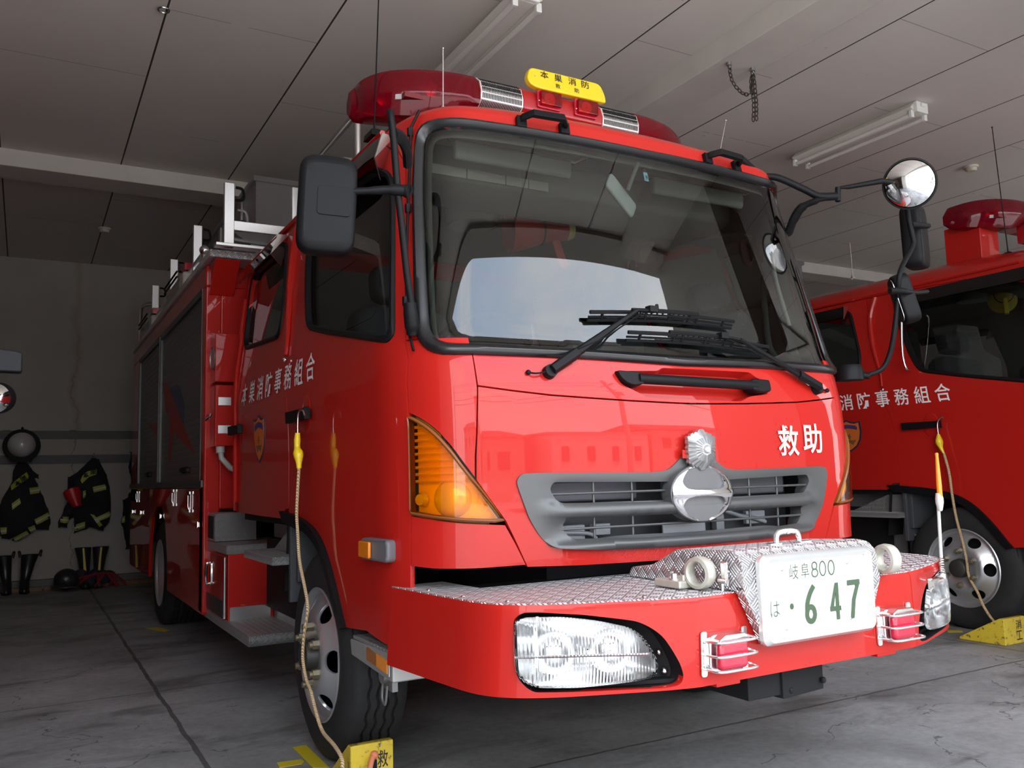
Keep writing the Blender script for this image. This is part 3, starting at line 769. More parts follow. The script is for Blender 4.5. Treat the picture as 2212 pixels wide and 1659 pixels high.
def build_cab(T, red, first=True):
    """the skin of a crew cab under T"""
    P = {}
    panel('front_panel', [sym(FRONT)], [inset(sym(GR_OUT), .006)], red, T)
    if first:
        panel('cowl_panel', [sym(COWL)], [round_poly([(-.325, 1.458), (-.13, 1.466), (-.11, 1.478), (.33, 1.479), (.36, 1.458), (.41, 1.447), (.408, 1.395), (.30, 1.382), (.25, 1.362), (-.19, 1.363), (-.235, 1.384), (-.30, 1.412)], .015)], red, T, step=.035)
    else:
        panel('cowl_panel', [sym(COWL)], [], red, T)
    for sd in (1, -1):
        f = (lambda p: p) if sd == 1 else mir
        panel('corner_panel', [f(CORNER)], [], red, T, step=.03)
        panel('lower_corner_panel', [f(LOWC)], [], red, T, step=.03, flange=.05)
        d = panel('front_door', [f(DOOR_F)], [f(WIN_F)], red, T)
        g = panel('window_pane', [f(inset(WIN_F, .012))], [], SIDEG, d, off=-.014, flange=0)
        seal('window_seal', f(WIN_F), .028, d)
        d2 = panel('rear_door', [f(DOOR_R)], [f(WIN_R)], red, T)
        panel('window_pane', [f(inset(WIN_R, .012))], [], SIDEG, d2, off=-.014, flange=0)
        seal('window_seal', f(WIN_R), .028, d2)
        P['doors', sd] = (d, d2)
        for dd, (hs, hz, w) in ((d, (-2.19, 1.390, .30)), (d2, (-3.47, 1.405, .26))):
            # pull handle in its scooped cup
            cup = MB(); k = -sd
            o = SO(k*abs(hs), hz, 0)
            cup.ball(SO(k*(abs(hs)-.06), hz, .0), 1, 20, 12, sc=(.006, .065, .085)); 
            cup.build('handle_cup', red, dd)
            hb = MB()
            hb.prism(round_poly([(-w/2, -.026), (w/2-.02, -.022), (w/2, -.028), (w/2, .028), (w/2-.02, .022), (-w/2, .026)], .006), lambda u, v, q: SO(k*(abs(hs)-u), hz+v, q), .012, .038)
            hb.span(SO(k*(abs(hs)+w/2-.01), hz-.02, .004), SO(k*(abs(hs)+w/2-.04), hz+.02, .02)); hb.span(SO(k*(abs(hs)-w/2+.01), hz-.02, .004), SO(k*(abs(hs)-w/2+.04), hz+.02, .02))
            hb.build('door_handle', BLACK, dd, bevel=.004)
        # turn lamp
        L = f(LAMP)
        lm = MB(); band(lm, L, inset(L, .011), [(0, -.01), (0, .008), (.5, .013), (1, .010), (1.0, -.012)], 110)
        lo = lm.build('turn_lamp', mat('lamp_bezel', (0.20, 0.06, 0.01), .3), T)
        panel('lamp_lens', [inset(L, .010)], [], AMBER, lo, step=.03, off=.012, flange=0)
        panel('reflector', [inset(L, .004)], [], AMBER_IN, lo, step=.03, off=-.035, flange=0)
        rb = MB()
        for k in range(9):
            z = 1.27-k*.022; s1 = np.interp(z, [1.08, 1.134, 1.192, 1.25, 1.288], [-.86, -.905, -.95, -1.0, -1.06])
            rb.tube([SO(-sd*abs(q), z, -.022) for q in np.linspace(-1.085, s1, 6)], .009, 6, flat=.6)
        rb.build('lamp_ribs', AMBER_IN, lo)
        bl = MB(); c0 = SO(-sd*.945, 1.035, -.02); nn = SN(-sd*.945, 1.035)
        bl.lathe([(.0, -.005), (.03, -.004), (.055, -.018), (.062, -.03), (.064, -.045)], c0+nn*.012, nn, 28)
        bl.lathe([(.0, .0), (.018, -.004), (.024, -.02)], SO(-sd*1.055, 1.035, .0), SN(-sd*1.055, 1.035), 18)
        bl.build('bulb_dish', mat('amber_dish', (1.0, .75, .10), .15, metal=.1, coat=1), lo)
    # frame round the glass: pillars and header
    rect = [(-3.545, 1.50), (3.545, 1.50), (3.545, 2.425), (-3.545, 2.425)]
    fr = panel('cab_frame', [rect], [WS_IN, [(-.846, 1.46), (-.846, 1.555), (.846, 1.555), (.846, 1.46)], [(-1.07, 1.46), (-1.07, 1.565), (-.84, 1.565), (-.84, 1.46)], [(.84, 1.46), (.84, 1.565), (1.07, 1.565), (1.07, 1.46)]]+[g(inset(D, -.005)) for D in (DOOR_F, DOOR_R) for g in (lambda p: p, mir)], red, T)
    ws = panel('windshield', [inset(WS_IN, -.01)], [], WIND, T, off=-.004, flange=0)
    gk = MB(); band(gk, WS_OUT, WS_IN, [(-.03, -.02), (0, .006), (.15, .018), (.45, .022), (.75, .014), (1.0, .004), (1.02, -.02)], 260)
    gk.build('windshield_gasket', mat('gasket_rubber', (.010, .010, .011), .27, spec=.55), ws, 50)
    # roof
    xs = np.sin(np.linspace(-1, 1, 61)*math.pi/2); t = np.linspace(0, 1, 56); ts = 1-np.cos(t*math.pi/2)
    def roof(u, v):
        a = abs(u)
        edge = S(np.sign(u)*np.interp(a*1.05, PL[:103, 0], PD[:103]) if a < 1 else np.sign(u)*1.45, 2.42)
        x = u*1.05*(1-.105*(2.42-1.55)/.85); yf = edge[1] if a < .999 else S(1.4, 2.42)[1]
        y = yf+(3.27-yf)*v
        g = lambda q: math.sqrt(max(0, 1-(1-min(1, max(0, q)))**2))
        wx = 1.05*(1-.105*(2.42-1.55)/.85)
        return (x, y, 2.42+.178*g((y-yf)/1.0)*g((wx-abs(x))/.42))
    m = MB(); m.grid(roof, xs, ts); m.build('roof', red, T, 60)
    gt = MB()
    for sd in (1, -1): gt.tube([SO(sd*q, 2.425, .006) for q in np.linspace(1.25, 3.56, 24)], .013, 6)
    split_build(gt, 'roof_gutter', red, T)
    # cab back
    m = MB(); m.prism([(-1.05, .95), (1.05, .95), (1.05, 1.55), (.945, 2.42), (.8, 2.52), (.55, 2.59), (-.55, 2.59), (-.8, 2.52), (-.945, 2.42), (-1.05, 1.55)], lambda u, v, d: (u, d, v), 3.23, 3.27); m.build('cab_back', red, T)
    m = MB(); m.prism([(-.90, 2.42), (-.55, 2.53), (.55, 2.53), (.90, 2.42), (.90, 2.44), (.55, 2.55), (-.55, 2.55), (-.90, 2.44)], lambda u, v, d: (u, d, v), 1.25, 3.24); m.prism([(-1.0, .96), (1.0, .96), (1.0, 1.55), (.90, 2.40), (-.90, 2.40), (-1.0, 1.55)], lambda u, v, d: (u, d, v), 3.20, 3.215); m.build('headliner', LINING, T)
    # inner skin
    hole = [g(q) for q in (inset(WIN_F, .02), inset(WIN_R, .02)) for g in (lambda p: p, mir)]
    panel('inner_lining', [[(-3.56, .95), (3.56, .95), (3.56, 2.425), (-3.56, 2.425)]], [inset(WS_IN, .01)]+hole+[[(-.8, .9), (-.8, 1.45), (.8, 1.45), (.8, .9)]], LINING, T, off=-.05, flange=0, step=.08)
    return P
def fluted():
    q = NT('fluted_lens'); b = q.b
    b.inputs['Base Color'].default_value = (.97, .98, .98, 1); b.inputs['Roughness'].default_value = .03; b.inputs['Transmission Weight'].default_value = 1; b.inputs['IOR'].default_value = 1.25
    sp = q.n('ShaderNodeSeparateXYZ'); q.l(q.n('ShaderNodeTexCoord').outputs['Object'], sp.inputs[0])
    h = q.math('SINE', q.math('MULTIPLY', sp.outputs[0], 2*math.pi/.0085))
    q.bump(h, .7, .004); MATS['fluted_lens'] = q.m
    return q.m
FLUTED = fluted()
REDPL = mat('red_lens_plastic', (.55, .012, .045), .22, coat=.8)
WSTEEL = mat('bright_steel', (.80, .80, .80), .22, metal=.9)
TREADC = tread('tread_plate_fine', .022, (.46, .46, .46), .4)
# ------------------------------------------------------------ nose: grille, emblems, lettering, handle, wipers
def NF(surf):
    def f(s, z):
        e = .004
        n = np.cross(surf(np.asarray(s)+e, z)-surf(np.asarray(s)-e, z), surf(s, np.asarray(z)+e)-surf(s, np.asarray(z)-e))
        return n/np.linalg.norm(n, axis=-1, keepdims=True)
    return f
def gsurf(s, z):
    s = np.asarray(s, float); z = np.asarray(z, float)
    def hump(c, w): return np.exp(-((z-c)/w)**4)
    b = .022*hump(.982, .026)+.020*hump(.866, .02)-.012*hump(1.04, .045)-.016*hump(.925, .04)
    fade = 1/(1+np.exp((np.abs(s)-.60)/.022))
    return S(s, z)+SN(s, z)*(.006+b*fade)[..., None]

def build_grille(T):
    up = round_poly([(-.592, 1.080), (-.606, 1.056), (-.575, 1.011), (-.12, 1.001), (-.12, 1.070)], [.015, .02, .025, .01, .01])
    lowh = [(0, .957), (-.545, .960), (-.560, .930), (-.530, .893), (-.28, .884), (0, .882)]
    low = sym(round_poly(lowh, [0, .012, .02, .03, .1, 0]))
    g = panel('grille', [inset(sym(GR_OUT), .0035)], [up, mir(up), low], GRILLE, T, step=.022, flange=.055, surf=gsurf, nrm=NF(gsurf))
    br = MB()
    for z, L in ((1.040, .61), (.924, .572)):
        br.tube([SO(q, z, -.012) for q in np.linspace(-L, L, 40)], .0055, 8, flat=.8)
    for q in (-.43, -.275, .275, .43):
        for a, b in ((1.003, 1.078), (.884, .958)):
            br.tube([SO(q, a, -.02), SO(q, b, -.02)], .0045, 6)
    split_build(br, 'grille_bar', GRILLE, g)
    m = MB(); m.grid(lambda u, v: SO(u, v, -.16), np.linspace(-.66, .66, 20), np.linspace(.84, 1.13, 4)); m.build('radiator', mat('radiator', (.035, .035, .04), .6), g)
    m = MB()
    m.box((-.46, .66, .905), (.12, .02, .05)); m.box((-.33, .66, .91), (.07, .03, .04)); m.box((.40, .65, .92), (.10, .02, .05)); m.box((0, .60, .90), (.20, .01, .05)); m.box((.22, .66, .91), (.04, .03, .06))
    m.tube(smooth_path([(.24, .64, .95), (.30, .62, .93), (.37, .63, .92), (.44, .63, .90)], 5), .009, 8); m.tube(smooth_path([(-.56, .64, .91), (-.40, .64, .90), (-.36, .64, .88)], 5), .008, 8)
    split_build(m, 'grille_bracket', mat('bracket_grey', (.30, .31, .34), .45, metal=.3), g, bevel=.003)
    m = MB(); m.box((-.37, .66, 1.045), (.40, .03, .07)); m.box((.37, .66, 1.045), (.40, .03, .07)); split_build(m, 'condenser', mat('condenser', (.10, .10, .12), .5), g, bevel=.008)
    # maker's emblem: a chrome ring of two horns joined by a bar
    rx, rz, cz = .140, .0985, 1.027
    disc = MB(); disc.prism([(rx*1.02*math.cos(t), rz*1.04*math.sin(t)) for t in np.linspace(0, 2*math.pi, 48, endpoint=False)], lambda u, v, d: SO(u, cz+v, d), -.03, .026)
    e = disc.build('grille_emblem', mat('emblem_grey', (.13, .13, .135), .35, metal=.4), g, bevel=.006)
    a0 = math.acos(.17)
    right = [(math.cos(t), math.sin(t)) for t in np.linspace(a0, -a0, 40)]
    hole = smooth_path([(.17, -.985), (.48, -.82), (.67, -.54), (.70, -.36), (.60, -.19), (.40, -.125), (0, -.105), (-.40, -.125), (-.60, -.19), (-.70, -.36), (-.67, -.54), (-.48, -.82), (-.17, -.985)], 5)
    left = [(-q[0], -q[1]) for q in right]
    hole2 = [(-q[0], -q[1]) for q in hole]
    poly = right[:-1]+hole[:-1]+left[:-1]+hole2[:-1]
    def msurf(u, v):
        u = np.asarray(u, float); v = np.asarray(v, float); r2 = (u/rx)**2+(v/rz)**2
        return SO(u, cz+v, 0)+SN(u, cz+v)*(.026+.020*np.sqrt(np.clip(1.02-r2, 0, 1))+.006*np.exp(-(v/.012)**2))[..., None]
    panel('emblem_mark', [[(q[0]*rx, q[1]*rz) for q in poly]], [], mat('emblem_chrome', (.62, .62, .63), .10, metal=1.0), e, step=.008, flange=.02, surf=msurf, nrm=NF(msurf))
    return g

def build_crest(T, y=.475):
    """silver snow-crystal crest on the nose"""
    m = MB(); c = np.array((0.0, y, 1.180)); n = 72; rim = []; mid = []
    hexa = [(0, .078), (.020, .064), (.042, .058), (.066, .044), (.063, .020), (.066, 0), (.063, -.022), (.064, -.046), (.040, -.060), (.018, -.066), (0, -.078)]
    hexa = hexa+[(-q[0], q[1]) for q in reversed(hexa[1:-1])]
    hp = np.array(resample(hexa, .004)); ang = np.arctan2(hp[:, 1], hp[:, 0]); rad = np.hypot(hp[:, 0], hp[:, 1])
    o = np.argsort(ang); ang = ang[o]; rad = rad[o]
    for i in range(n):
        t = -math.pi+2*math.pi*i/n; r = np.interp(t, ang, rad, period=2*math.pi)*(1.0 if i % 3 else .93)
        k = (0.0, -.007, -.003)[i % 3]
        rim.append(c+np.array((r*math.cos(t), .010+k*.4, r*math.sin(t)))); mid.append(c+np.array((r*.30*math.cos(t), -.016+k*.5, r*.30*math.sin(t))))
    back = [q+np.array((0, .016, 0)) for q in rim]
    m.loft([back, rim, [(.5*np.array(a)+.5*np.array(b))+np.array((0, (-.007, -.010, -.003)[i % 3], 0)) for i, (a, b) in enumerate(zip(rim, mid))], mid])
    o = m.build('nose_crest', mat('crest_silver', (.46, .46, .46), .36, metal=.75), T, 20)
    k = MB(); k.lathe([(.0005, .016), (.010, .016), (.015, .010), (.017, 0)], c+np.array((0, -.008, 0)), (0, -1, 0), 20); k.build('crest_boss', ALU, o, 40)
    b = MB(); b.box((-.055, y+.022, 1.165), (.05, .004, .03)); b.box((0, y+.03, 1.17), (.05, .045, .05)); b.build('crest_bracket', RED, o)

def build_nose(T):
    build_grille(T); build_crest(T)
    # RESCUE in two characters
    m = MB()
    for ch, s0 in (('救', .490), ('助', .641)):
        lettering(m, ch, lambda u, v, s0=s0: SO(s0+u, 1.218+v+(s0-.565)*.06, .005), .122, .118, offset=.013)
    m.build('nose_lettering', WHITE, T, 0, fix=False)
    # grab handle in its hollow
    H = round_poly([(-.325, 1.458), (-.13, 1.466), (-.11, 1.478), (.33, 1.479), (.36, 1.458), (.41, 1.447), (.408, 1.395), (.30, 1.382), (.25, 1.362), (-.19, 1.363), (-.235, 1.384), (-.30, 1.412)], .015)
    Hs = resample(H, .012)
    mb = MB(); inn = inset(H, .018)
    mb.loft([[SO(q[0], q[1], d) for q in np.array(H)*(1-t)+np.mean(np.array(H), 0)*t] for t, d in ((0, .0), (.01, -.004), (.05, -.035), (.10, -.05))], True, False)
    hr = mb.build('handle_recess', RED, T, 50)
    panel('recess_floor', [[tuple(q) for q in np.array(H)*.92+np.mean(np.array(H), 0)*.08]], [], RED, hr, off=-.049, flange=0)
    hb = MB()
    P = [(-.235, 1.430), (-.10, 1.4275), (.05, 1.425), (.20, 1.4235), (.33, 1.422)]
    hb.tube([SO(a, b, .012) for a, b in P], .0185, 14)
    hb.build('grab_bar', GREYP if False else BLACK, hr)
    eb = MB()
    eb.prism(round_poly([(-.322, 1.455), (-.235, 1.452), (-.215, 1.445), (-.215, 1.410), (-.26, 1.403), (-.29, 1.412), (-.31, 1.43)], .012), lambda u, v, d: SO(u, v, d), -.03, .022)
    eb.prism(round_poly([(.405, 1.445), (.32, 1.447), (.30, 1.440), (.30, 1.402), (.35, 1.394), (.404, 1.400)], .012), lambda u, v, d: SO(u, v, d), -.03, .026)
    split_build(eb, 'grab_bar_mount', BLACK, hr, bevel=.008)
    # wipers
    def wiper(piv, knee, clip, ba, bb, noz):
        w = empty('wiper'); w.parent = T
        a = MB()
        p0 = SO(*piv, .022); p1 = SO(*knee, .052); p2 = SO(*clip, .046)
        L = p0+(p1-p0)*.28
        def strip(A, B, wa, wb, th):
            d = (B-A)/np.linalg.norm(B-A); nn = SN(.5*(piv[0]+knee[0]), 1.5); sd = np.cross(nn, d); sd /= np.linalg.norm(sd)
            q = []
            for Pp, ww in ((A, wa), (B, wb)):
                q.append([Pp+sd*ww+nn*0, Pp+sd*ww*.6+nn*th, Pp-sd*ww*.6+nn*th, Pp-sd*ww+nn*0])
            a.loft(q, True, True)
        strip(p0, L, .019, .021, .020); strip(L, p1, .017, .008, .012); strip(p1, p2, .008, .006, .009)
        a.build('wiper_arm', BLACK, w, bevel=.003)
        h = MB(); h.cyl(SO(*piv, -.03), SO(*piv, .026), .027, .022, 20)
        h.tube(smooth_path([SO(piv[0], piv[1], .02), SO(piv[0]+noz*.05, piv[1]-.010, .02), SO(piv[0]+noz*.075, piv[1]-.004, .006)], 5), .0032, 6); h.ball(SO(piv[0]+noz*.078, piv[1]-.003, .006), .009, 10, 8)
        h.tube(smooth_path([L+np.array((0, -.01, .012)), p0*.4+p1*.6+np.array((0, -.012, -.012)), p1*.85+p2*.15+np.array((0, 0, -.015)), p2], 6), .0028, 6)
        h.build('wiper_pivot', BLACK, w, 40)
        b = MB(); n = 20; t = np.linspace(0, 1, n)
        pt = lambda q, off, dz=0: SO(ba[0]+(bb[0]-ba[0])*q, ba[1]+(bb[1]-ba[1])*q+dz+.010*math.sin(q*math.pi), off)
        b.tube([pt(q, .012, -.016) for q in t], .006, 6); b.tube([pt(q, .020, -.006) for q in t], .0045, 6)
        b.tube([pt(q, .034, .006) for q in np.linspace(.0, .30, 8)], .006, 6, flat=1.3); b.tube([pt(q, .034, .004) for q in np.linspace(.66, 1.0, 8)], .006, 6, flat=1.2)
        b.tube([pt(q, .040, .012) for q in np.linspace(.26, .72, 12)], .0065, 6, flat=1.3); b.tube([pt(q, .030, -.001) for q in np.linspace(.26, .72, 12)], .004, 6)
        for q in np.linspace(.28, .7, 12): b.tube([pt(q, .030, -.002), pt(q, .040, .012)], .004, 5)
        for q in (.08, .3, .36, .52, .66, .72, .92): b.tube([pt(q, .012, -.016), pt(q, .034, .006)], .006, 6)
        cq = (clip[0]-ba[0])/(bb[0]-ba[0]); b.box(pt(cq, .048, .014), (.036, .03, .022)); b.tube([pt(cq+.035, .05, .005), pt(cq+.035, .052, .032)], .006, 6)
        b.build('wiper_blade', BLACK, w, 40)
    wiper((-.58, 1.445), (-.205, 1.672), (-.135, 1.676), (-.395, 1.655), (.285, 1.668), -1)
    wiper((.71, 1.425), (.27, 1.588), (.19, 1.598), (-.245, 1.588), (.45, 1.573), 1)
    # step handles over the windscreen
    for sg in (-1, 1):
        h = MB(); a, b = sg*.60, sg*.40
        za = 2.412
        h.loft([[SO(q, z0, d) for (z0, d) in ((za-.012, o-.010), (za+.012, o-.012), (za+.014, o+.010), (za-.012, o+.012))] for q, o in ((a+sg*.010, .004), (a+sg*.004, .024), (a-sg*.03, .060), (b+sg*.03, .060), (b-sg*.004, .024), (b-sg*.010, .004))])
        for q in (a, b): h.loft([[SO(q+dx, za-.03, .02), SO(q+dx, za+.016, .02), SO(q+dx, za+.016, -.02), SO(q+dx, za-.03, -.02)] for dx in (-.022, .022)])
        h.build('roof_step_handle', BLACK, T, bevel=.006)

def side_lettering(T, body, sd, smax, pitch, z, w, h, red=None):
    m = MB()
    for i, ch in enumerate(body):
        s0 = smax+pitch*i
        lettering(m, ch, lambda u, v, s0=s0: SO(s0+u, z+v, .005), w, h, offset=.010)
    return m.build('door_lettering', WHITE, T, 0, fix=False)

def build_badge(T):
    """shield on the rear door"""
    sc, zc, wd, hg = -2.985, 1.332, .25, .245
    sh = [(0, .5), (.16, .43), (.34, .40), (.5, .44), (.49, .1), (.42, -.15), (.27, -.36), (.1, -.47), (0, -.52)]
    sh = sh+[(-q[0], q[1]) for q in reversed(sh[1:-1])]
    f = lambda u, v, d: SO(sc+u*wd, zc+v*hg, d)
    NAVY = mat('badge_navy', (.02, .02, .05), .5)
    m = MB(); m.prism(round_poly(sh, .02), f, 0, .003); b = m.build('door_badge', NAVY, T)
    m = MB(); m.prism([(q[0]*.86, q[1]*.89) for q in round_poly(sh, .02)], f, .002, .0045); m.build('badge_field', mat('badge_orange', (.62, .14, .02), .5), b)
    m = MB(); m.prism([(-.36, .24), (-.33, .16), (-.2, .20), (0, .23), (.2, .20), (.33, .16), (.36, .24), (.31, .30), (.2, .32), (0, .35), (-.2, .32), (-.31, .30)], f, .004, .006); m.build('badge_ribbon', mat('badge_blue', (.05, .04, .16), .5), b)
    m = MB(); m.prism([(.12*math.sin(t)*(1 if i % 2 else .45), .12*math.cos(t)*(1 if i % 2 else .45)-.04) for i, t in enumerate(np.linspace(0, 2*math.pi, 13)[:-1])], f, .004, .006)
    m.prism([(-.26, -.14), (-.12, -.30), (0, -.22), (.12, -.30), (.26, -.14), (.16, -.16), (0, -.14), (-.16, -.16)], f, .004, .0055)
    m.build('badge_device', mat('badge_bronze', (.16, .08, .03), .5), b)

def build_doors_trim(T):
    for sd in (-1, 1):
        k = sd
        m = MB()
        m.prism(rrect(.215, .074, .02), lambda u, v, d: SO(k*1.272+u, .869+v, d), -.01, .034)
        o = m.build('side_marker', GREYP, T, bevel=.012, seg=3)
        l = MB(); l.prism(rrect(.10, .056, .008), lambda u, v, d: SO(k*1.325+u, .868+v, d), .030, .042); l.build('marker_lens', mat('amber_plastic', (.75, .20, .01), .25, coat=.6), o, bevel=.005)
        # moulded drips behind the front door and the rear door
        m = MB()
        m.tube(smooth_path([SO(k*a, b, .008) for a, b in ((2.36, 2.40), (2.43, 2.25), (2.448, 2.05), (2.437, 1.90), (2.425, 1.80), (2.43, 1.70))], 5), [.02]*11+[.016]*5+[.012]*5+[.010]*5, 8)
        m.build('door_drip', RED, T)
        m = MB(); m.tube(smooth_path([SO(k*a, b, .006) for a, b in ((3.50, 2.20), (3.53, 2.02), (3.50, 1.93), (3.535, 1.7), (3.54, 1.3), (3.54, 1.0))], 5), .016, 8); m.build('door_drip', RED, T)
        for s0, z0 in ((2.425, 1.675),):
            m = MB(); m.ball(SO(k*s0, z0, .014), .012, 10, 8); m.build('drip_screw', STEEL, T)
        # smoked rain visors
        for (a, b) in ((-1.17, -2.16), (-2.62, -3.40)):
            m = MB(); qs = np.linspace(a, b, 14)
            m.loft([[SO(k*abs(q), 2.375, .004), SO(k*abs(q), 2.365, .05), SO(k*abs(q), 2.27, .075), SO(k*abs(q), 2.265, .072), SO(k*abs(q), 2.362, .046)] for q in qs])
            m.build('rain_visor', glass('smoked_acrylic', (.10, .10, .10), 1.5), T, 30)
            e = MB(); q = a
            e.loft([[SO(k*(abs(q)-dx), 2.380, .0), SO(k*(abs(q)-dx), 2.372, .055), SO(k*(abs(q)-dx), 2.255, .082), SO(k*(abs(q)+.10-dx), 2.23, .0)] for dx in (0, .006)]); e.build('visor_end', STEEL, T, 30)
        # wheel arch lip
        m = MB(); ar = np.array(ARCH)
        c = np.array((-2.05, .45)); rings = []
        for q in ar:
            d = (c-q)/np.linalg.norm(c-q); r = .050+.015*(q[0] < -2.2)
            rings.append([SO(k*abs(q[0]), q[1]+.0, -.02), SO(k*abs(q[0]), q[1], .022), SO(k*abs(q[0]+d[0]*r), q[1]+d[1]*r, .016), SO(k*abs(q[0]+d[0]*r), q[1]+d[1]*r, -.06)])
        m.loft(rings, True, True); m.build('wheel_arch_lip', BLACK, T, 30)
        # inner wheel housing
        m = MB(); m.loft([[(sd*-1*-1*x, SO(k*abs(q[0]), q[1], 0)[1], q[1]) for q in np.array([(-2.56, .60)]+list(ar)+[(-1.60, .50)])] for x in (1.03, .62)], False, False); m.build('wheel_housing', DARK, T)
# ------------------------------------------------------------ front bumper with everything mounted on it
BP = np.array([(0, .027), (.40, .027), (.45, .028), (.49, .036), (.56, .056), (.654, .092), (.80, .150), (.89, .20), (.945, .25), (.975, .30), (.995, .37), (1.008, .47), (1.03, .67), (1.047, .83)])
_bp = np.array(smooth_path([np.array(q) for q in BP], 8)); BD = np.r_[0, np.cumsum(np.hypot(*np.diff(_bp, axis=0).T))]; BP = _bp
ZT, ZB = .752, .510
def B(s, z):
    s = np.asarray(s, float); z = np.asarray(z, float); a = np.abs(s)
    k = 1+.018*(ZT-z)/(ZT-ZB)
    roll = np.clip((z-(ZT-.014))/.014, 0, 1)**2*.006
    return np.stack([np.sign(s)*np.interp(a, BD, BP[:, 0])*k, np.interp(a, BD, BP[:, 1])+roll, z+0*s], -1)
BN = NF(B)
def BO(s, z, d=0.0): return B(s, z)+BN(s, z)*d
CUT = [(-.974, .713), (-.964, .724), (-.946, .733), (-.899, .733), (-.786, .723), (-.670, .705), (-.632, .698), (-.593, .679), (-.559, .653), (-.532, .614), (-.510, .576), (-.501, .546), (-.506, .528), (-.521, .520), (-.561, .517), (-.755, .521), (-.912, .525), (-.931, .535), (-.953, .556), (-.964, .578), (-.970, .639)]
LENS = [(-.970, .712), (-.946, .722), (-.846, .722), (-.748, .708), (-.656, .685), (-.625, .665), (-.596, .626), (-.577, .586), (-.577, .562), (-.599, .546), (-.677, .539), (-.792, .534), (-.904, .538), (-.942, .553), (-.962, .578), (-.968, .639)]
CUT = round_poly(CUT, .02, 3); LENS = round_poly(LENS, .03, 3)
def build_bumper(T):
    BMAX = float(BD[-1])-.002
    b = panel('bumper', [[(-BMAX, ZB), (BMAX, ZB), (BMAX, ZT), (-BMAX, ZT)]], [CUT, mir(CUT)], RED, T, step=.03, flange=.03, surf=B, nrm=BN)
    # chequer plate deck
    m = MB(); top = [tuple(q) for q in BP]; pl = [(q[0]-.004*np.sign(q[0]), q[1]+.006) for q in top]
    full = [(-q[0], q[1]) for q in reversed(pl)]+pl[1:]
    full = full+[(.86, .84), (.84, .60), (-.84, .60), (-.86, .84)]
    m.prism(full, lambda u, v, d: (u, v, d), ZT-.002, ZT+.0035); m.build('tread_deck', TREAD, b, uv=True)
    m = MB(); m.prism(full, lambda u, v, d: (u*.97, v+.03, d), ZB+.01, ZB+.02); m.build('bumper_floor', DARK, b)
    rv = MB()
    for s0 in np.r_[np.linspace(-1.4, -.4, 6), np.linspace(.4, 1.4, 6)]:
        q = BO(s0, ZT, -.03); rv.ball((q[0], q[1], ZT+.006), .007, 10, 6, sc=(1, 1, .5))
    split_build(rv, 'deck_screw', STEEL, b)
    for sd in (-1, 1):
        f = (lambda p: p) if sd == -1 else mir
        # headlamp
        hp = MB(); hp.loft([[BO(q[0], q[1], d) for q in (np.array(f(CUT))*(1-t)+np.mean(np.array(f(CUT)), 0)*t)] for t, d in ((0, 0), (0, -.03), (.02, -.07), (.5, -.11), (.97, -.115))], True, False)
        h = hp.build('headlamp', DARK, b)
        L = f(LENS); c = np.mean(np.array(L), 0)
        rf = MB(); P = np.array(resample(L, .02)); rings = []
        for t, d in ((0.02, -.005), (.06, -.02), (.25, -.045), (.5, -.066), (.75, -.078), (.98, -.08)): rings.append([BO(q[0], q[1], d) for q in P*(1-t)+c*t])
        rf.loft(rings, True, False); rf.build('reflector', REFLECT, h, 60)
        for q, z0 in ((.705, .625), (.86, .625)):
            d = MB(); n = BN(sd*q, z0); d.lathe([(.0, -.05), (.03, -.046), (.05, -.03), (.058, -.012)], BO(sd*q, z0, 0), n, 26); d.lathe([(.0, .0), (.010, -.004), (.012, -.03)], BO(sd*q, z0, -.012), n, 14); d.build('bulb_dish', REFLECT, h)
        dv = MB(); dv.tube([BO(sd*.91, z, -.008) for z in np.linspace(.545, .722, 8)], .006, 6); dv.tube([BO(sd*q, .612+.004*math.sin(q*9), -.006) for q in np.linspace(.60, .965, 20)], .004, 6); dv.build('lamp_divider', REFLECT, h)
        def lsurf(s, z):
            s = np.asarray(s, float); z = np.asarray(z, float)
            d = .008+.012*np.clip(1-((np.abs(s)-.78)/.21)**2, 0, 1)*np.clip(1-((z-.63)/.10)**2, 0, 1)
            return B(s, z)+BN(s, z)*d[..., None]
        panel('headlamp_lens', [L], [], FLUTED, h, step=.02, flange=.02, surf=lsurf, nrm=NF(lsurf))
        nb = MB(); nb.ball(BO(sd*.53, .548, -.065), .012, 10, 6); nb.ball(BO(sd*.545, .60, -.07), .010, 10, 6); split_build(nb, 'mount_bolt', STEEL, h)
        # red flasher behind a wire guard
        cx = sd*.362
        fm = MB(); fm.prism(rrect(.135, .105, .025), lambda u, v, d: BO(cx+u, .597+v, d), -.005, .020); fl = fm.build('front_flasher', STEEL, b, bevel=.006)
        ln = MB(); ln.prism(rrect(.108, .082, .02), lambda u, v, d: BO(cx+u, .594+v, d), .018, .048); ln.build('flasher_lens', REDPL, fl, bevel=.014, seg=3)
        hd = MB(); hd.loft([[BO(cx+u, .640+v, d) for u, v in ((-.055, 0), (-.035, .010), (.035, .010), (.055, 0))]+[BO(cx+u, .630, d) for u in (.058, -.058)] for d in (.016, .050)]); hd.build('flasher_hood', STEEL, fl, bevel=.004)
        gd = MB()
        for z in (.634, .596, .557):
            gd.tube(smooth_path([BO(cx-.075, z, .006), BO(cx-.074, z, .05), BO(cx-.055, z, .066), BO(cx, z, .068), BO(cx+.055, z, .066), BO(cx+.074, z, .05), BO(cx+.075, z, .006)], 5), .0038, 8)
        for u in (-.075, .075): gd.prism(rrect(.020, .122, .008, cx=cx+u, cy=.597), lambda a, c2, d: BO(a, c2, d), .002, .006); gd.ball(BO(cx+u, .630, .007), .005, 8, 6); gd.ball(BO(cx+u, .565, .007), .005, 8, 6)
        gd.build('flasher_guard', WSTEEL, fl, 40)
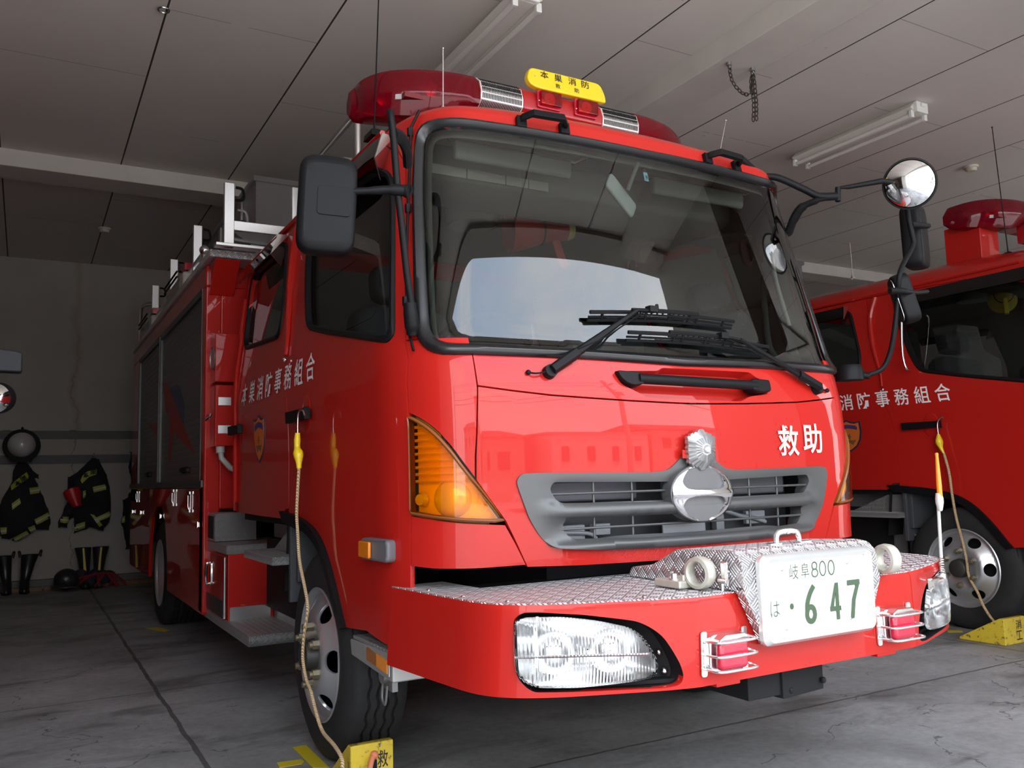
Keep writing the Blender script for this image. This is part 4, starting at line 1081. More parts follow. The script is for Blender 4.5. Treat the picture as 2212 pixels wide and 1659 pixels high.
    # winch cover
    side = [(.53, .757), (.515, .789), (.40, .806), (.275, .862), (.06, .872), (.02, .866), (-.006, .838), (-.010, .757)]
    m = MB(); xl, xr = -.312, .268
    m.prism(round_poly(side, .012), lambda u, v, d: (d, u, v), xl, xr)
    w = m.build('winch_cover', TREAD, b, 25, uv=True, bevel=.010)
    m = MB(); m.loft([[(a, b_, z) for a, b_ in ((x0, .02), (x0, y1), (x1, y1), (x1, .02))] for z, x0, x1, y1 in ((.770, xl, xr, -.0108), (.752, xl, xr, -.012), (.605, -.235, .20, -.014), (.598, -.23, .195, -.012))])
    m.build('cover_apron', TREAD, w, 25, uv=True)
    hm = MB(); hm.tube(smooth_path([(-.06, .10, .868), (-.058, .10, .895), (-.04, .10, .908), (.02, .10, .908), (.038, .10, .895), (.04, .10, .868)], 5), .0075, 8, flat=1.3); hm.box((-.075, .10, .873), (.05, .03, .005)); hm.box((.055, .10, .873), (.05, .03, .005)); hm.build('cover_handle', CHROME, w, 40, bevel=0)
    for sx in (xl-.004, ):
        l = MB(); l.box((sx-.004, .055, .805), (.008, .024, .07)); l.box((sx-.010, .055, .815), (.006, .018, .045)); l.cyl((sx-.012, .038, .785), (sx-.012, .072, .785), .009, n=12); l.tube([(sx-.01, .06, .755), (sx-.01, .06, .785)], .006, 8); l.build('cover_latch', STEEL, w, bevel=.003)
    # cable rollers either side
    for sd, x0, y0_ in ((-1, -.362, .135), (1, .335, .03)):
        r = MB(); c = np.array((x0, y0_-.02, .806)); ax = np.array((.97*sd*-1*-1, .0, 0.12))
        a = frame((1, -.25*sd, 0))
        rot = np.array(a).T
        r.lathe([(.030, -.012), (.036, -.020), (.046, -.017), (.049, 0), (.046, .017), (.036, .020), (.030, .012)], c, (1, .15*-sd, 0), 30, close=True)
        ro = r.build('fairlead_ring', CAST, b, 40)
        p = MB(); p.box((x0-.012, y0_+.075, .770), (.075, .12, .024)); p.loft([[(x0-.03, y0_+.02, .758), (x0+.02, y0_+.02, .758), (x0+.02, y0_+.02, .80), (x0-.03, y0_+.02, .80)], [(x0-.03, y0_+.08, .758), (x0+.02, y0_+.08, .758), (x0+.02, y0_+.08, .79), (x0-.03, y0_+.08, .79)]]); p.build('fairlead_foot', CAST, ro, bevel=.006)
        q = MB()
        for dx, dy in ((-.03, .06), (.0, .11)): q.cyl((x0+dx, y0_+dy, .782), (x0+dx, y0_+dy, .800), .011, n=6); q.cyl((x0+dx, y0_+dy, .780), (x0+dx, y0_+dy, .786), .016, n=14)
        q.build('fairlead_bolt', STEEL, ro)
    # number plate
    yp = -.030; cx, cz = -.025, .7295
    m = MB(); outer = rrect(.476, .256, .030, 6); inner = rrect(.428, .212, .018, 6); mid = rrect(.452, .234, .024, 6)
    m.loft([[(cx+u, y, cz+v) for u, v in pl] for pl, y in ((outer, yp+.020), (outer, yp+.004), (mid, yp-.010), (inner, yp-.004), (inner, yp+.012), (outer, yp+.020))], True, False)
    fr = m.build('number_plate', mat('plate_frame', (.80, .80, .78), .28, metal=.55), b, 40)
    m = MB(); m.prism(rrect(.436, .220, .015), lambda u, v, d: (cx+u, yp+d, cz+v), .0085, .012); pf = m.build('plate_face', mat('plate_white', (.88, .89, .87), .35, coat=.4), fr)
    GREEN = mat('plate_green', (.045, .08, .04), .5)
    lay = [0]
    def yl(): lay[0] += 1; return yp+.0078-lay[0]*.00022
    f = lambda x0, z0: (lambda yy: (lambda u, v: (x0+u, yy, z0+v)))(yl())
    m = MB()
    for ch, x0, z0, w_, h_, off in (('岐', -.123, .802, .036, .043, -.004), ('阜', -.076, .803, .034, .043, -.004)): lettering(m, ch, f(x0, z0), w_, h_, off)
    for x0 in (-.036, -.001, .033):
        pass
    def stroke(pts, r, closed=False, n=8):
        P = smooth_path([np.array(p) for p in pts], n, closed); k = len(P); L = []; Rr = []
        for i in range(k):
            d = (P[(i+1) % k]-P[i-1]) if closed else (P[min(i+1, k-1)]-P[max(i-1, 0)])
            d = d/(np.linalg.norm(d)+1e-9); nn = np.array((-d[1], d[0])); L.append(P[i]+nn*r); Rr.append(P[i]-nn*r)
        yy = yl(); vs = [(q[0], yy, q[1]) for q in L+Rr]
        fs = [(i, (i+1) % k, k+(i+1) % k, k+i) for i in range(k if closed else k-1)]
        m.add(vs, fs)
    ell = lambda x0, z0, a, c2: [(x0+a*math.cos(t), z0+c2*math.sin(t)) for t in np.linspace(0, 2*math.pi, 12, endpoint=False)]
    for x0 in (-.001, .036): stroke(ell(x0, .803, .013, .021), .0020, True, 4)
    stroke(ell(-.036, .8135, .0105, .0105), .0020, True, 4); stroke(ell(-.036, .7925, .0125, .0115), .0020, True, 4)
    lettering(m, 'は', f(-.208, .703), .036, .045, -.008)
    m.prism([(.008*math.cos(t)-.139, .009*math.sin(t)+.704) for t in np.linspace(0, 2*math.pi, 20, endpoint=False)], lambda u, v, d: (u, yp+.0074+d, v), .0, .0008)
    big = [[(-.042, .757), (-.060, .735), (-.074, .708), (-.0765, .685)], ]
    stroke([(-.045, .756), (-.062, .735), (-.075, .708), (-.078, .680)], .0085)
    stroke(ell(-.063, .675, .0165, .021), .0080, True, 4)
    def bar(p):
        yy = yl(); m.prism(p, lambda u, v, d: (u, yy+d, v), 0, .0008)
    bar([(.046, .757), (.060, .757), (.060, .648), (.046, .648)]); bar([(.046, .757), (.052, .757), (.036, .688), (.022, .688)]); bar([(.020, .688), (.066, .688), (.068, .674), (.020, .674)])
    bar([(.100, .760), (.156, .760), (.156, .744), (.100, .744)]); bar([(.141, .750), (.156, .750), (.133, .700), (.123, .645), (.108, .645), (.118, .702)])
    m.build('plate_characters', GREEN, pf, 0, fix=False)
    m = MB()
    for x0, z0 in ((-.170, .812), (.108, .812), (-.165, .642), (.110, .645)): m.ball((x0, yp+.0080, z0), .0055, 10, 6, sc=(1, .5, 1))
    split_build(m, 'plate_screw', STEEL, pf)
    # corner pole with amber tip
    base = at(2035, 1243, y=.30)
    px, py, pz = .80, .165, .690
    g = MB()
    q0 = at(2035, 1240, x=px); k = np.array((px, q0[1], q0[2]))
    tip = at(2023, 978, x=px); j1 = at(2028, 1065, x=px); j2 = at(2027, 1095, x=px); spr = at(2033, 1205, x=px)
    g.cyl(spr, j2, .006, n=10); po = g.build('corner_pole', mat('pole_grey', (.55, .57, .55), .4), b)
    g = MB(); g.lathe([(.0, .0), (.004, .0), (.0065, -.004), (.0055, -.012), (.0075, -.06), (.0095, -.115), (.0095, -.16), (.0, -.162)], tip, (0, 0, 1), 14); g.build('pole_tip', mat('amber_tip', (.85, .25, .01), .25, coat=.5), po)
    g = MB(); g.lathe([(.011, .0), (.014, -.02), (.014, -.035), (.009, -.06), (.006, -.065)], j1, (0, 0, 1), 14); g.build('pole_socket', mat('pole_grey', (.55, .57, .55), .4), po)
    g = MB(); g.tube([spr+(k-spr)*t+.008*np.array((math.cos(t*44), math.sin(t*44), 0)) for t in np.linspace(0, 1, 90)], .0028, 5); g.build('pole_spring', STEEL, po, 60)
    g = MB(); s0 = BO(.655, .70, .0); g.tube([BO(.66, .705, .004), BO(.66, .715, .03), k+np.array((0, 0, -.008))], .010, 8, flat=.35); g.box(BO(.655, .695, .005), (.035, .01, .035)); g.cyl(k+np.array((0, 0, -.014)), k+np.array((0, 0, .002)), .014, n=14); g.build('pole_bracket', STEEL, po, 40)
    # tow socket and fittings under the nose
    m = MB(); m.box((-.10, .20, .47), (.22, .20, .10)); m.box((.02, .13, .46), (.20, .06, .10), rotm(0, 0, .1)); m.ball((-.04, .096, .43), .010, 8, 6); m.ball((.11, .10, .44), .010, 8, 6)
    m.build('towing_socket', DARK, b, bevel=.01)
    m = MB(); m.box((-.35, .06, .505), (.09, .06, .012)); m.box((.33, .06, .505), (.09, .06, .012)); split_build(m, 'bumper_tab', RED, b, bevel=.003)
    # small side step under the door
    m = MB(); DAL = mat('cast_aluminium', (.42, .42, .41), .45, metal=.6)
    m.loft([[(x, y, z) for y, z in ((.80, .540), (1.215, .535), (1.20, .480), (.80, .455))] for x in (-1.058, -.93)])
    st = m.build('side_step', DAL, T, bevel=.006)
    m = MB(); m.span((-1.05, .80, .538), (-.92, 1.20, .548)); m.build('step_tread', TREADC, st, uv=True)
    for k, (ya, yb, c) in enumerate(((.84, .935, (.80, .26, .01)), (.937, 1.03, (.30, .10, .01)))):
        q = lambda y, a: a+(y-.84)*.075
        m = MB(); m.prism([(ya, q(ya, .478)), (yb, q(yb, .478)), (yb, q(yb, .520)), (ya, q(ya, .520))], lambda u, v, d: (d, u, v), -1.062, -1.056); m.build('step_reflector', mat('amber_plastic_%d' % k, c, .25, coat=.6), st)
    m = MB(); m.prism([(.825, .470), (1.05, .487), (1.05, .533), (.825, .528)], lambda u, v, d: (d, u, v), -1.060, -1.05); m.build('reflector_frame', ALU, st, bevel=.002)
    m = MB(); m.box((-.99, 1.00, .44), (.02, .10, .10)); m.cyl((-1.02, 1.00, .44), (-.98, 1.00, .44), .028, n=16)
    m.tube(smooth_path([(-1.01, 1.01, .42), (-1.01, 1.02, .36), (-1.01, .99, .345), (-1.01, .97, .41)], 5), .004, 6); m.build('tow_pin', mat('dull_steel', (.30, .30, .30), .5, metal=.7), st, 40)
    m = MB(); m.box((-.60, .62, .64), (.3, .1, .18)); m.box((.6, .62, .64), (.3, .1, .18)); m.box((0, .75, .62), (1.6, .1, .24)); split_build(m, 'nose_underside', DARK, T)
    return b
# ------------------------------------------------------------ wheels
def build_wheel(T, x, y, sd, rear=False):
    """sd -1: outer face towards -x"""
    Rr, W = .408, .225
    w = empty('wheel'); w.parent = T
    n = 120; m = MB()
    prof = [(.252, .0), (.262, -.004), (.30, -.012), (.345, -.012), (.385, .003), (.400, .014), (.4075, .030)]
    tr = []
    gz = (.062, .098, .134, .168)
    for g in gz: tr += [(.408, g-.006, 1), (.396, g-.003, 1), (.396, g+.003, 1), (.408, g+.006, 1)]
    full = [(r, h, 0) for r, h in prof]+tr+[(r, W-h, 0) for r, h in reversed(prof)]
    vs = []; k = len(full)
    for i in range(n):
        t = 2*math.pi*i/n; zz = .004*(1 if (i//2) % 2 else -1)
        for r, h, f in full:
            rr = r-(.003 if (f == 0 and .385 <= r and i % 4 == 0) else 0)
            vs.append((x+(-sd)*(h+(zz if f else 0)), y+rr*math.cos(t), rr*math.sin(t)+Rr+.002))
    fs = [(i*k+j, i*k+j+1, ((i+1) % n)*k+j+1, ((i+1) % n)*k+j) for i in range(n) for j in range(k-1)]
    m.add(vs, fs); m.build('tyre', RUBBER, w, 30)
    c = np.array((x, y, Rr+.002))
    def dsurf(u, v):
        r = np.hypot(u, v)
        if rear: d = np.interp(r, [0, .09, .13, .16, .20, .235, .252], [.135, .135, .135, .13, .08, .02, .002])
        else: d = np.interp(r, [0, .07, .125, .145, .165, .20, .228, .240, .252], [-.026, -.026, -.040, -.042, -.033, -.006, .012, .014, .004])
        return np.stack([x+(-sd)*d, y+np.asarray(u, float)*1.0, c[2]+np.asarray(v, float)], -1)
    circ = lambda r, cx=0, cy=0, n_=40, e=1, a=0: [(cx+r*math.cos(t)*math.cos(a)-r*e*math.sin(t)*math.sin(a), cy+r*math.cos(t)*math.sin(a)+r*e*math.sin(t)*math.cos(a)) for t in np.linspace(0, 2*math.pi, n_, endpoint=False)]
    def dn(u, v):
        e = .006
        a = dsurf(np.asarray(u)+e, v)-dsurf(np.asarray(u)-e, v); b = dsurf(u, np.asarray(v)+e)-dsurf(u, np.asarray(v)-e)
        q = np.cross(a, b); q /= np.linalg.norm(q, axis=-1, keepdims=True)
        return q*np.sign(q[..., :1]*sd+1e-9)
    holes = [] if rear else [circ(.044, .194*math.cos(a), .196*math.sin(a), 22, .72, a+math.pi/2) for a in np.arange(6)*math.pi/3]
    rim = panel('rim', [circ(.252, n_=72)], holes, SILVER, w, step=.012, flange=.012, surf=dsurf, nrm=dn)
    m = MB(); m.lathe([(.252, .004), (.262, -.004), (.264, -.008), (.258, -.012), (.250, -.006), (.246, .01)], c, (-sd, 0, 0), 64); m.build('rim_lip', SILVER, rim, 40)
    m = MB(); m.lathe([(.001, .10), (.245, .10), (.25, .02)], c, (-sd, 0, 0), 40); m.build('wheel_inside', DARK, w)
    h = MB(); d0 = .09 if rear else -.026
    h.lathe([(.0, d0-.055), (.045, d0-.053), (.058, d0-.045), (.064, d0), (.07, d0+.01)], c, (-sd, 0, 0), 30); h.build('hub', mat('hub_black', (.03, .028, .025), .5), w, 40)
    for a in (np.arange(6)*math.pi/3+math.pi/6):
        p = c+np.array((0, .112*math.cos(a), .112*math.sin(a))); nb = MB(); dd = .125 if rear else -.030
        nb.cyl(p+np.array((-sd*dd, 0, 0)), p+np.array((-sd*(dd-.034), 0, 0)), .021, .019, 6); nb.cyl(p+np.array((-sd*(dd-.03), 0, 0)), p+np.array((-sd*(dd-.046), 0, 0)), .0125, n=14)
        nb.build('wheel_nut', mat('nut_brass', (.26, .22, .15), .42, metal=.7), w, bevel=.002)
    return w

# ------------------------------------------------------------ rescue body behind the cab (driver's side built as the photograph shows it)
def slat_mat():
    q = NT('shutter_slats'); b = q.b; b.inputs['Base Color'].default_value = (.17, .17, .165, 1); b.inputs['Roughness'].default_value = .42; b.inputs['Metallic'].default_value = .55
    sp = q.n('ShaderNodeSeparateXYZ'); tcn = q.n('ShaderNodeTexCoord').outputs['Object']; q.l(tcn, sp.inputs[0])
    f = q.math('FRACT', q.math('DIVIDE', sp.outputs[2], .045))
    q.bump(q.math('POWER', q.math('SUBTRACT', 1.0, q.math('ABSOLUTE', q.math('SUBTRACT', q.math('MULTIPLY', f, 2.0), 1.0))), .25), .6, .006)
    return q.m
SLATS = slat_mat()
def build_body(T):
    X = -1.15; YF, YR = 3.66, 7.75
    bx = MB()
    out = [(-1.15, 2.45), (-1.12, 2.475), (1.12, 2.475), (1.15, 2.45)]
    body = empty('rescue_body'); body.parent = T
    m = MB(); m.span((-1.15, YF, 2.335), (1.15, YR, 2.475)); m.span((-1.15, YF, .33), (-1.05, 3.78, 2.34)); m.span((1.05, YF, .33), (1.15, YR, 2.34)); m.span((-1.15, 7.20, .95), (1.15, YR, 2.34)); m.span((-1.06, YF, .95), (1.06, 3.74, 2.34)); m.span((-1.148, 5.70, 1.09), (-1.06, 5.77, 2.34))
    m.build('body_shell', RED, body, bevel=.012)
    m = MB(); m.span((-1.06, 3.74, .6), (-1.04, 7.3, 2.3)); m.span((-.8, 3.7, .55), (.8, 7.6, .75)); m.build('body_core', DARK, body)
    for a, b in ((3.78, 5.70), (5.77, 7.20)):
        m = MB(); m.span((-1.135, a, 1.13), (-1.12, b, 2.335)); sh = m.build('roller_shutter', SLATS, body)
        m = MB(); m.span((-1.152, a, 2.30), (-1.13, b, 2.345)); m.span((-1.152, a-.004, 1.13), (-1.13, a+.028, 2.34)); m.span((-1.152, b-.028, 1.13), (-1.13, b+.004, 2.34)); m.build('shutter_frame', mat('shutter_frame', (.10, .10, .10), .4, metal=.6), sh)
        m = MB(); yc = a+.55; m.tube(smooth_path([(-1.136, yc-.10, 1.20), (-1.165, yc-.09, 1.205), (-1.17, yc, 1.205), (-1.165, yc+.09, 1.205), (-1.136, yc+.10, 1.20)], 5), .012, 8, flat=1.6); m.build('shutter_handle', BLACK, sh, 40)
    # decal sweeping over both shutters
    fx = lambda u, v, d: (-1.1365-d, u, v)
    m = MB(); m.prism([(5.65, 1.95), (5.35, 1.90), (4.05, 1.30), (4.55, 1.40), (5.0, 1.50), (5.15, 1.28), (5.25, 1.30), (5.20, 1.62), (5.45, 1.70)], fx, 0, .001)
    m.prism([(5.80, 1.62), (6.7, 1.68), (5.80, 1.50)], fx, 0, .001)
    m.build('shutter_decal', mat('decal_red', (.30, .02, .015), .45), body)
    m = MB(); m.prism([(5.2, 1.86), (4.75, 1.83), (4.50, 1.66), (4.55, 1.50), (4.75, 1.62), (5.05, 1.72)], fx, 0, .0008); m.build('shutter_decal', mat('decal_blue', (.035, .05, .13), .45), body)
    # ledge and lower lockers
    m = MB(); m.span((-1.165, YF+.004, 1.085), (-1.149, YR, 1.13)); m.build('body_ledge', mat('ledge_grey', (.08, .08, .08), .4, metal=.5), body, bevel=.004)
    wy = 5.66
    arch = [(wy+.56, .33), (wy+.53, .62), (wy+.38, .84), (wy+.14, .93), (wy-.20, .93), (wy-.40, .80), (wy-.52, .55), (wy-.54, .33)]
    for name, poly in (('lower_locker', [(3.665, .325), (4.0, .325), (wy-.54, .325)]+arch[::-1][1:5]+[(wy-.12, .93), (wy-.12, 1.083), (3.665, 1.083)]), ('lower_locker', [(wy-.11, .93)]+arch[::-1][4:]+[(YR, .325), (YR, 1.083), (wy-.11, 1.083)])):
        m = MB(); m.prism(poly, lambda u, v, d: (d, u, v), -1.150, -1.12); m.build(name, RED, body, bevel=.006)
    def catch(y, z, h):
        m = MB(); m.box((-1.155, y, z), (.006, .05, h)); m.tube([(-1.158, y+.012, z-h*.45), (-1.166, y+.012, z-h*.2), (-1.166, y+.012, z+h*.3)], .006, 8); m.box((-1.16, y, z+h*.42), (.012, .055, .02)); m.box((-1.16, y, z-h*.42), (.012, .055, .02)); m.build('locker_catch', CHROME, body, bevel=.002)
    for p, h in (((377, 1075), .12), ((412, 1084), .14), ((298, 1073), .10)):
        q = at(*p, x=-1.15); catch(q[1], q[2], h)
    for p in ((350, 1115), (307, 1107), (432, 1133), (289, 1105)):
        q = at(*p, x=-1.15); m = MB(); m.box((-1.157, q[1], q[2]), (.012, .07, .03)); m.cyl((-1.165, q[1], q[2]-.02), (-1.165, q[1], q[2]+.02), .008, n=8); m.build('locker_hinge', CHROME, body, bevel=.003)
    # front face of the body: siren speaker cabinet, junction box, clip
    fy = YF
    a = at(453, 845, y=3.50); b = at(497, 957, y=3.50); z0, z1 = b[2], at(453, 770, y=3.5)[2]
    xa, xb = -1.115, -.93
    m = MB(); m.span((xa, 3.50, 1.33), (xb, fy, 1.70)); bx = m.build('junction_box', RED, body, bevel=.006)
    m = MB()
    for z in (1.43, 1.60): m.box((xa+.055, 3.497, z), (.075, .006, .05)); m.box((xb-.02, 3.497, z), (.04, .006, .05))
    split_build(m, 'box_hinge', ALU, bx, bevel=.002)
    m = MB(); m.tube([(xa+.04, 3.54, 1.33), (xa+.045, 3.53, 1.26), (xa+.10, 3.54, 1.20), (xa+.2, 3.58, 1.16)], .017, 10); m.tube([(xb-.03, 3.56, 1.33), (xb-.03, 3.58, 1.2)], .015, 10); m.cyl((xa+.04, 3.54, 1.335), (xa+.04, 3.535, 1.29), .026, n=12); m.build('cable_conduit', mat('conduit_grey', (.45, .45, .42), .5), bx, 40)
    m = MB(); m.span((xa+.0, 3.52, 1.72), (xb, fy, 2.02)); m.build('speaker_cabinet', RED, body, bevel=.006)
    m = MB(); c = (-1.117, 3.59, 1.87); m.lathe([(.0, .0), (.045, .002), (.06, .0), (.068, -.006), (.07, .004)], c, (-1, 0, 0), 26); m.build('speaker_grille', mat('grille_disc', (.35, .33, .32), .4, metal=.6), body, 40)
    m = MB(); q = at(453, 903, x=-1.155); m.tube(smooth_path([q+np.array((0, -.04, .02)), q+np.array((-.01, -.045, 0)), q+np.array((-.02, 0, -.012)), q+np.array((-.01, .045, 0)), q+np.array((0, .04, .02))], 5), .008, 8); m.build('body_clip', CHROME, body, 40)
    # roof deck, ladder posts, marker lamps, rail, roof locker
    m = MB(); m.span((-1.165, 3.45, 2.475), (1.165, YR, 2.52)); m.build('roof_deck', TREAD, body, bevel=.004, uv=True)
    m = MB(); m.prism([(3.655, 2.47), (3.46, 2.47), (3.655, 2.28)], lambda u, v, d: (d, u, v), -1.13, -.98); m.build('deck_bracket', RED, body, bevel=.004)
    def post(px0, py0, py1, px1=None, h=None, hook=1):
        top = at(px0, py0, x=-1.07); bot = 2.52
        y = top[1]
        p = empty('ladder_post'); p.parent = body
        m = MB(); m.box((-1.07, y, (bot+top[2])/2), (.06, .035, top[2]-bot)); m.build('post', ALU, p, bevel=.004)
        m = MB(); m.tube(smooth_path([(-1.03, y, top[2]-.02), (-.99, y, top[2]-.03), (-.985, y, top[2]-.09), (-1.03, y, top[2]-.10)], 5), .009, 6); m.build('post_hook', BLACK, p, 40)
        return y, top[2]
    y1, zt = post(495, 396, 545); post(427, 488, 585); post(376, 561, 640); post(336, 617, 690)
    m = MB(); m.box((-.84, y1+.002, 2.66), (.42, .028, .06)); m.box((-.66, y1, 2.73), (.06, .034, .44)); m.box((-.9, y1, 2.53), (.5, .08, .02)); m.build('post_crossbar', ALU, body, bevel=.004)
    m = MB(); m.tube(smooth_path([(-1.02, y1, 2.76), (-.97, y1, 2.75), (-.955, y1, 2.66)], 4), .008, 6); m.tube([(-1.04, y1+.02, 2.58), (-.70, y1+.05, 2.57)], .012, 8); m.prism([(-1.02, 2.66), (-.78, 2.66), (-.86, 2.55)], lambda u, v, d: (u, y1+.12+d, v), 0, .02); m.build('ladder_bracket', mat('dull_steel', (.30, .30, .30), .5, metal=.7), body, 40)
    for p in ((405, 583), (336, 665)):
        q = at(*p, x=-1.09)
        l = empty('side_flood_lamp'); l.parent = body
        m = MB(); m.span((-1.14, q[1]-.12, 2.53), (-1.0, q[1]+.75, 2.66)); m.build('lamp_housing', mat('cream_paint', (.62, .60, .54), .4), l, bevel=.02)
        m = MB(); m.span((-1.143, q[1]+.02, 2.55), (-1.14, q[1]+.70, 2.63)); m.build('lamp_glass', mat('dull_lens', (.22, .22, .21), .2), l)
        m = MB(); m.span((-1.13, q[1]-.13, 2.665), (-1.0, q[1]+.02, 2.72)); m.build('red_marker', REDPL, l, bevel=.006)
        m = MB(); m.tube([(-1.15, q[1]+.1, 2.70), (-1.15, q[1]+.75, 2.70)], .008, 6); m.tube([(-1.15, q[1]+.1, 2.66), (-1.15, q[1]+.75, 2.66)], .008, 6); m.build('lamp_guard', DARK, l)
    m = MB(); q = at(442, 541, x=-1.09); m.ball((-1.09, q[1], q[2]), .035, 14, 10); m.tube([(-1.09, q[1], q[2]), (-1.09, q[1], 2.52)], .016, 8); m.tube([(-1.09, q[1], q[2]-.01), (-1.09, YR-.2, q[2]-.02)], .016, 8); m.build('ladder_roller_rail', STEEL, body, 40)
    m = MB(); m.tube(smooth_path([(-1.1, 7.7, 2.2), (-1.1, 7.7, 2.85), (-1.08, 7.7, 2.97), (-1.0, 7.7, 3.0), (-.92, 7.7, 2.97), (-.90, 7.7, 2.85), (-.90, 7.7, 2.5)], 5), .02, 8); m.build('rear_ladder_rail', STEEL, body, 40)
    # roof locker of chequer plate
    yb = 4.25; a = at(553, 383, y=yb); b = at(640, 395, y=yb)
    m = MB(); m.span((a[0], yb, 2.60), (.55, 6.6, a[2]-.02)); lk = m.build('roof_locker', TREADC, body, uv=True)
    m = MB(); m.span((a[0]-.02, yb-.02, a[2]-.03), (.57, 6.62, a[2]+.01)); m.build('locker_lid', TREADC, lk, uv=True, bevel=.004)
    m = MB()
    for k in (4.7, 5.5): m.box((a[0]-.012, k, a[2]-.13), (.02, .10, .16))
    split_build(m, 'locker_latch', STEEL, lk, bevel=.003)
    # steps and locker between cab and body
    st = empty('access_steps'); st.parent = T
    m = MB(); m.span((-1.12, 3.10, .715), (-.62, 3.70, .765)); m.build('upper_step', TREADC, st, uv=True, bevel=.006)
    m = MB(); m.span((-1.12, 3.44, .768), (-.88, 3.66, .932)); vb = m.build('vented_box', TREADC, st, uv=True, bevel=.004)
    m = MB()
    for k in range(5): m.box((-1.122, 3.48+k*.035, .85), (.006, .016, .13))
    split_build(m, 'vent_slot', DARK, vb)
    m = MB(); m.span((-1.11, 3.10, .33), (-.86, 3.70, .715)); lk = m.build('step_locker', RED, st, bevel=.004)
    m = MB(); m.span((-1.122, 3.13, .36), (-1.11, 3.68, .705)); dr = m.build('locker_door', RED, lk, bevel=.004)
    m = MB(); m.span((-1.126, 3.16, .37), (-1.118, 3.66, .46)); m.build('kick_strip', mat('ledge_grey', (.08, .08, .08), .4, metal=.5), dr)
    m = MB(); m.tube(smooth_path([(-1.122, 3.55, .64), (-1.145, 3.55, .63), (-1.145, 3.55, .53), (-1.122, 3.55, .52)], 5), .008, 8); m.prism(rrect(.08, .14, .02), lambda u, v, d: (-1.122-d, 3.55+u, .58+v), 0, .005); m.build('locker_handle', CHROME, dr, 40)
    m = MB(); m.cyl((-1.124, 3.115, .37), (-1.124, 3.115, .70), .008, n=8); m.box((-1.125, 3.13, .535), (.008, .02, .33)); m.build('piano_hinge', STEEL, dr)
    m = MB(); m.span((-1.10, 3.092, .345), (-.88, 3.102, .43)); m.build('kick_plate', STEEL, lk)
    m = MB(); m.prism(round_poly([(3.80, .302), (2.56, .302), (2.53, .33), (2.53, .36), (3.80, .36)], .01), lambda u, v, d: (d, u, v), -1.12, -.55); m.build('lower_step', TREADC, st, uv=True, bevel=.008)
    m = MB(); m.span((-1.13, 2.05, .735), (-.70, 2.62, .772)); m.prism([(2.08, .772), (2.55, .772), (2.10, .945), (2.08, .945)], lambda u, v, d: (d, u, v), -1.00, -.985)
    m.span((-.99, 2.07, .772), (-.70, 2.09, .95)); m.build('middle_step', TREADC, st, uv=True, bevel=.004)
    m = MB(); m.span((-.86, 2.2, .34), (-.84, 3.1, .95)); m.span((-.90, 2.09, .36), (-.70, 2.13, .74)); m.build('step_back_plate', TREADC, st, uv=True)
    m = MB(); m.span((-.62, 2.05, .80), (-.60, 3.6, 1.0)); m.build('step_riser', TREADC, st, uv=True)
    # grey splash guard and rubber flap behind the front wheel
    m = MB(); m.loft([[(x, y, z) for x, y in ((-1.055, 2.03), (-.70, 2.03), (-.70, 2.06), (-1.055, 2.06))]+[] for z in (.57, .95)]); m.loft([[(x, y, z) for x, y in ((-1.03, 2.0), (-.80, 2.0), (-.80, 2.03), (-1.03, 2.03))] for z in (.66, .93)]); m.ball((-.99, 2.025, .61), .014, 8, 6)
    g = m.build('splash_guard', mat('slate_plastic', (.055, .058, .064), .55, spec=.3), T, bevel=.008)
    m = MB(); m.span((-1.02, 2.04, .30), (-.72, 2.05, .60)); m.build('mud_flap', DARK, g)
    # frame and axles
    m = MB()
    for sx in (-.42, .42): m.span((sx-.04, .7, .48), (sx+.04, 7.6, .72))
    for y in (1.64, 5.66): m.tube([(-.85, y, .41), (.85, y, .41)], .07, 12)
    m.span((-.5, .75, .55), (.5, 2.6, .95)); m.span((-.9, 2.3, .42), (-.62, 3.1, .8)); m.span((-1.0, 3.7, .60), (1.0, 7.6, .72)); m.build('chassis', DARK, T)
    m = MB(); m.span((-1.0, .85, .90), (1.0, 3.2, .96)); m.build('cab_floor', DARK, T)
    build_wheel(T, -1.035, 1.645, -1); build_wheel(T, 1.035, 1.645, 1)
    build_wheel(T, -1.125, 5.66, -1, True); build_wheel(T, 1.10, 5.66, 1, True)
    m = MB()
    for sx in (-.80, .80): m.lathe([(.25, -.11), (.40, -.10), (.405, 0), (.40, .10), (.25, .11)], (sx, 5.66, .41), (1, 0, 0), 60)
    split_build(m, 'inner_tyre', RUBBER, T)
# ------------------------------------------------------------ roof beacon, antennas, mirrors, cab interior
GRILLEW = mat('grille_white_metal', (.78, .77, .76), .35, metal=.35)
def dome_mat():
    q = NT('beacon_lens'); q.t.nodes.remove(q.b)
    tr = q.n('ShaderNodeBsdfTransparent'); tr.inputs[0].default_value = (.62, .010, .03, 1)
    df = q.n('ShaderNodeBsdfDiffuse'); df.inputs[0].default_value = (.24, .003, .014, 1)
    gl = q.n('ShaderNodeBsdfGlossy'); gl.inputs['Roughness'].default_value = .06
    fr = q.n('ShaderNodeFresnel'); fr.inputs[0].default_value = 1.4
    a = q.n('ShaderNodeMixShader'); a.inputs[0].default_value = .5; b = q.n('ShaderNodeMixShader')
    q.l(tr.outputs[0], a.inputs[1]); q.l(df.outputs[0], a.inputs[2]); q.l(fr.outputs[0], b.inputs[0]); q.l(a.outputs[0], b.inputs[1]); q.l(gl.outputs[0], b.inputs[2]); q.l(b.outputs[0], q.out.inputs[0])
    MATS['beacon_lens'] = q.m; return q.m
DOME = dome_mat()
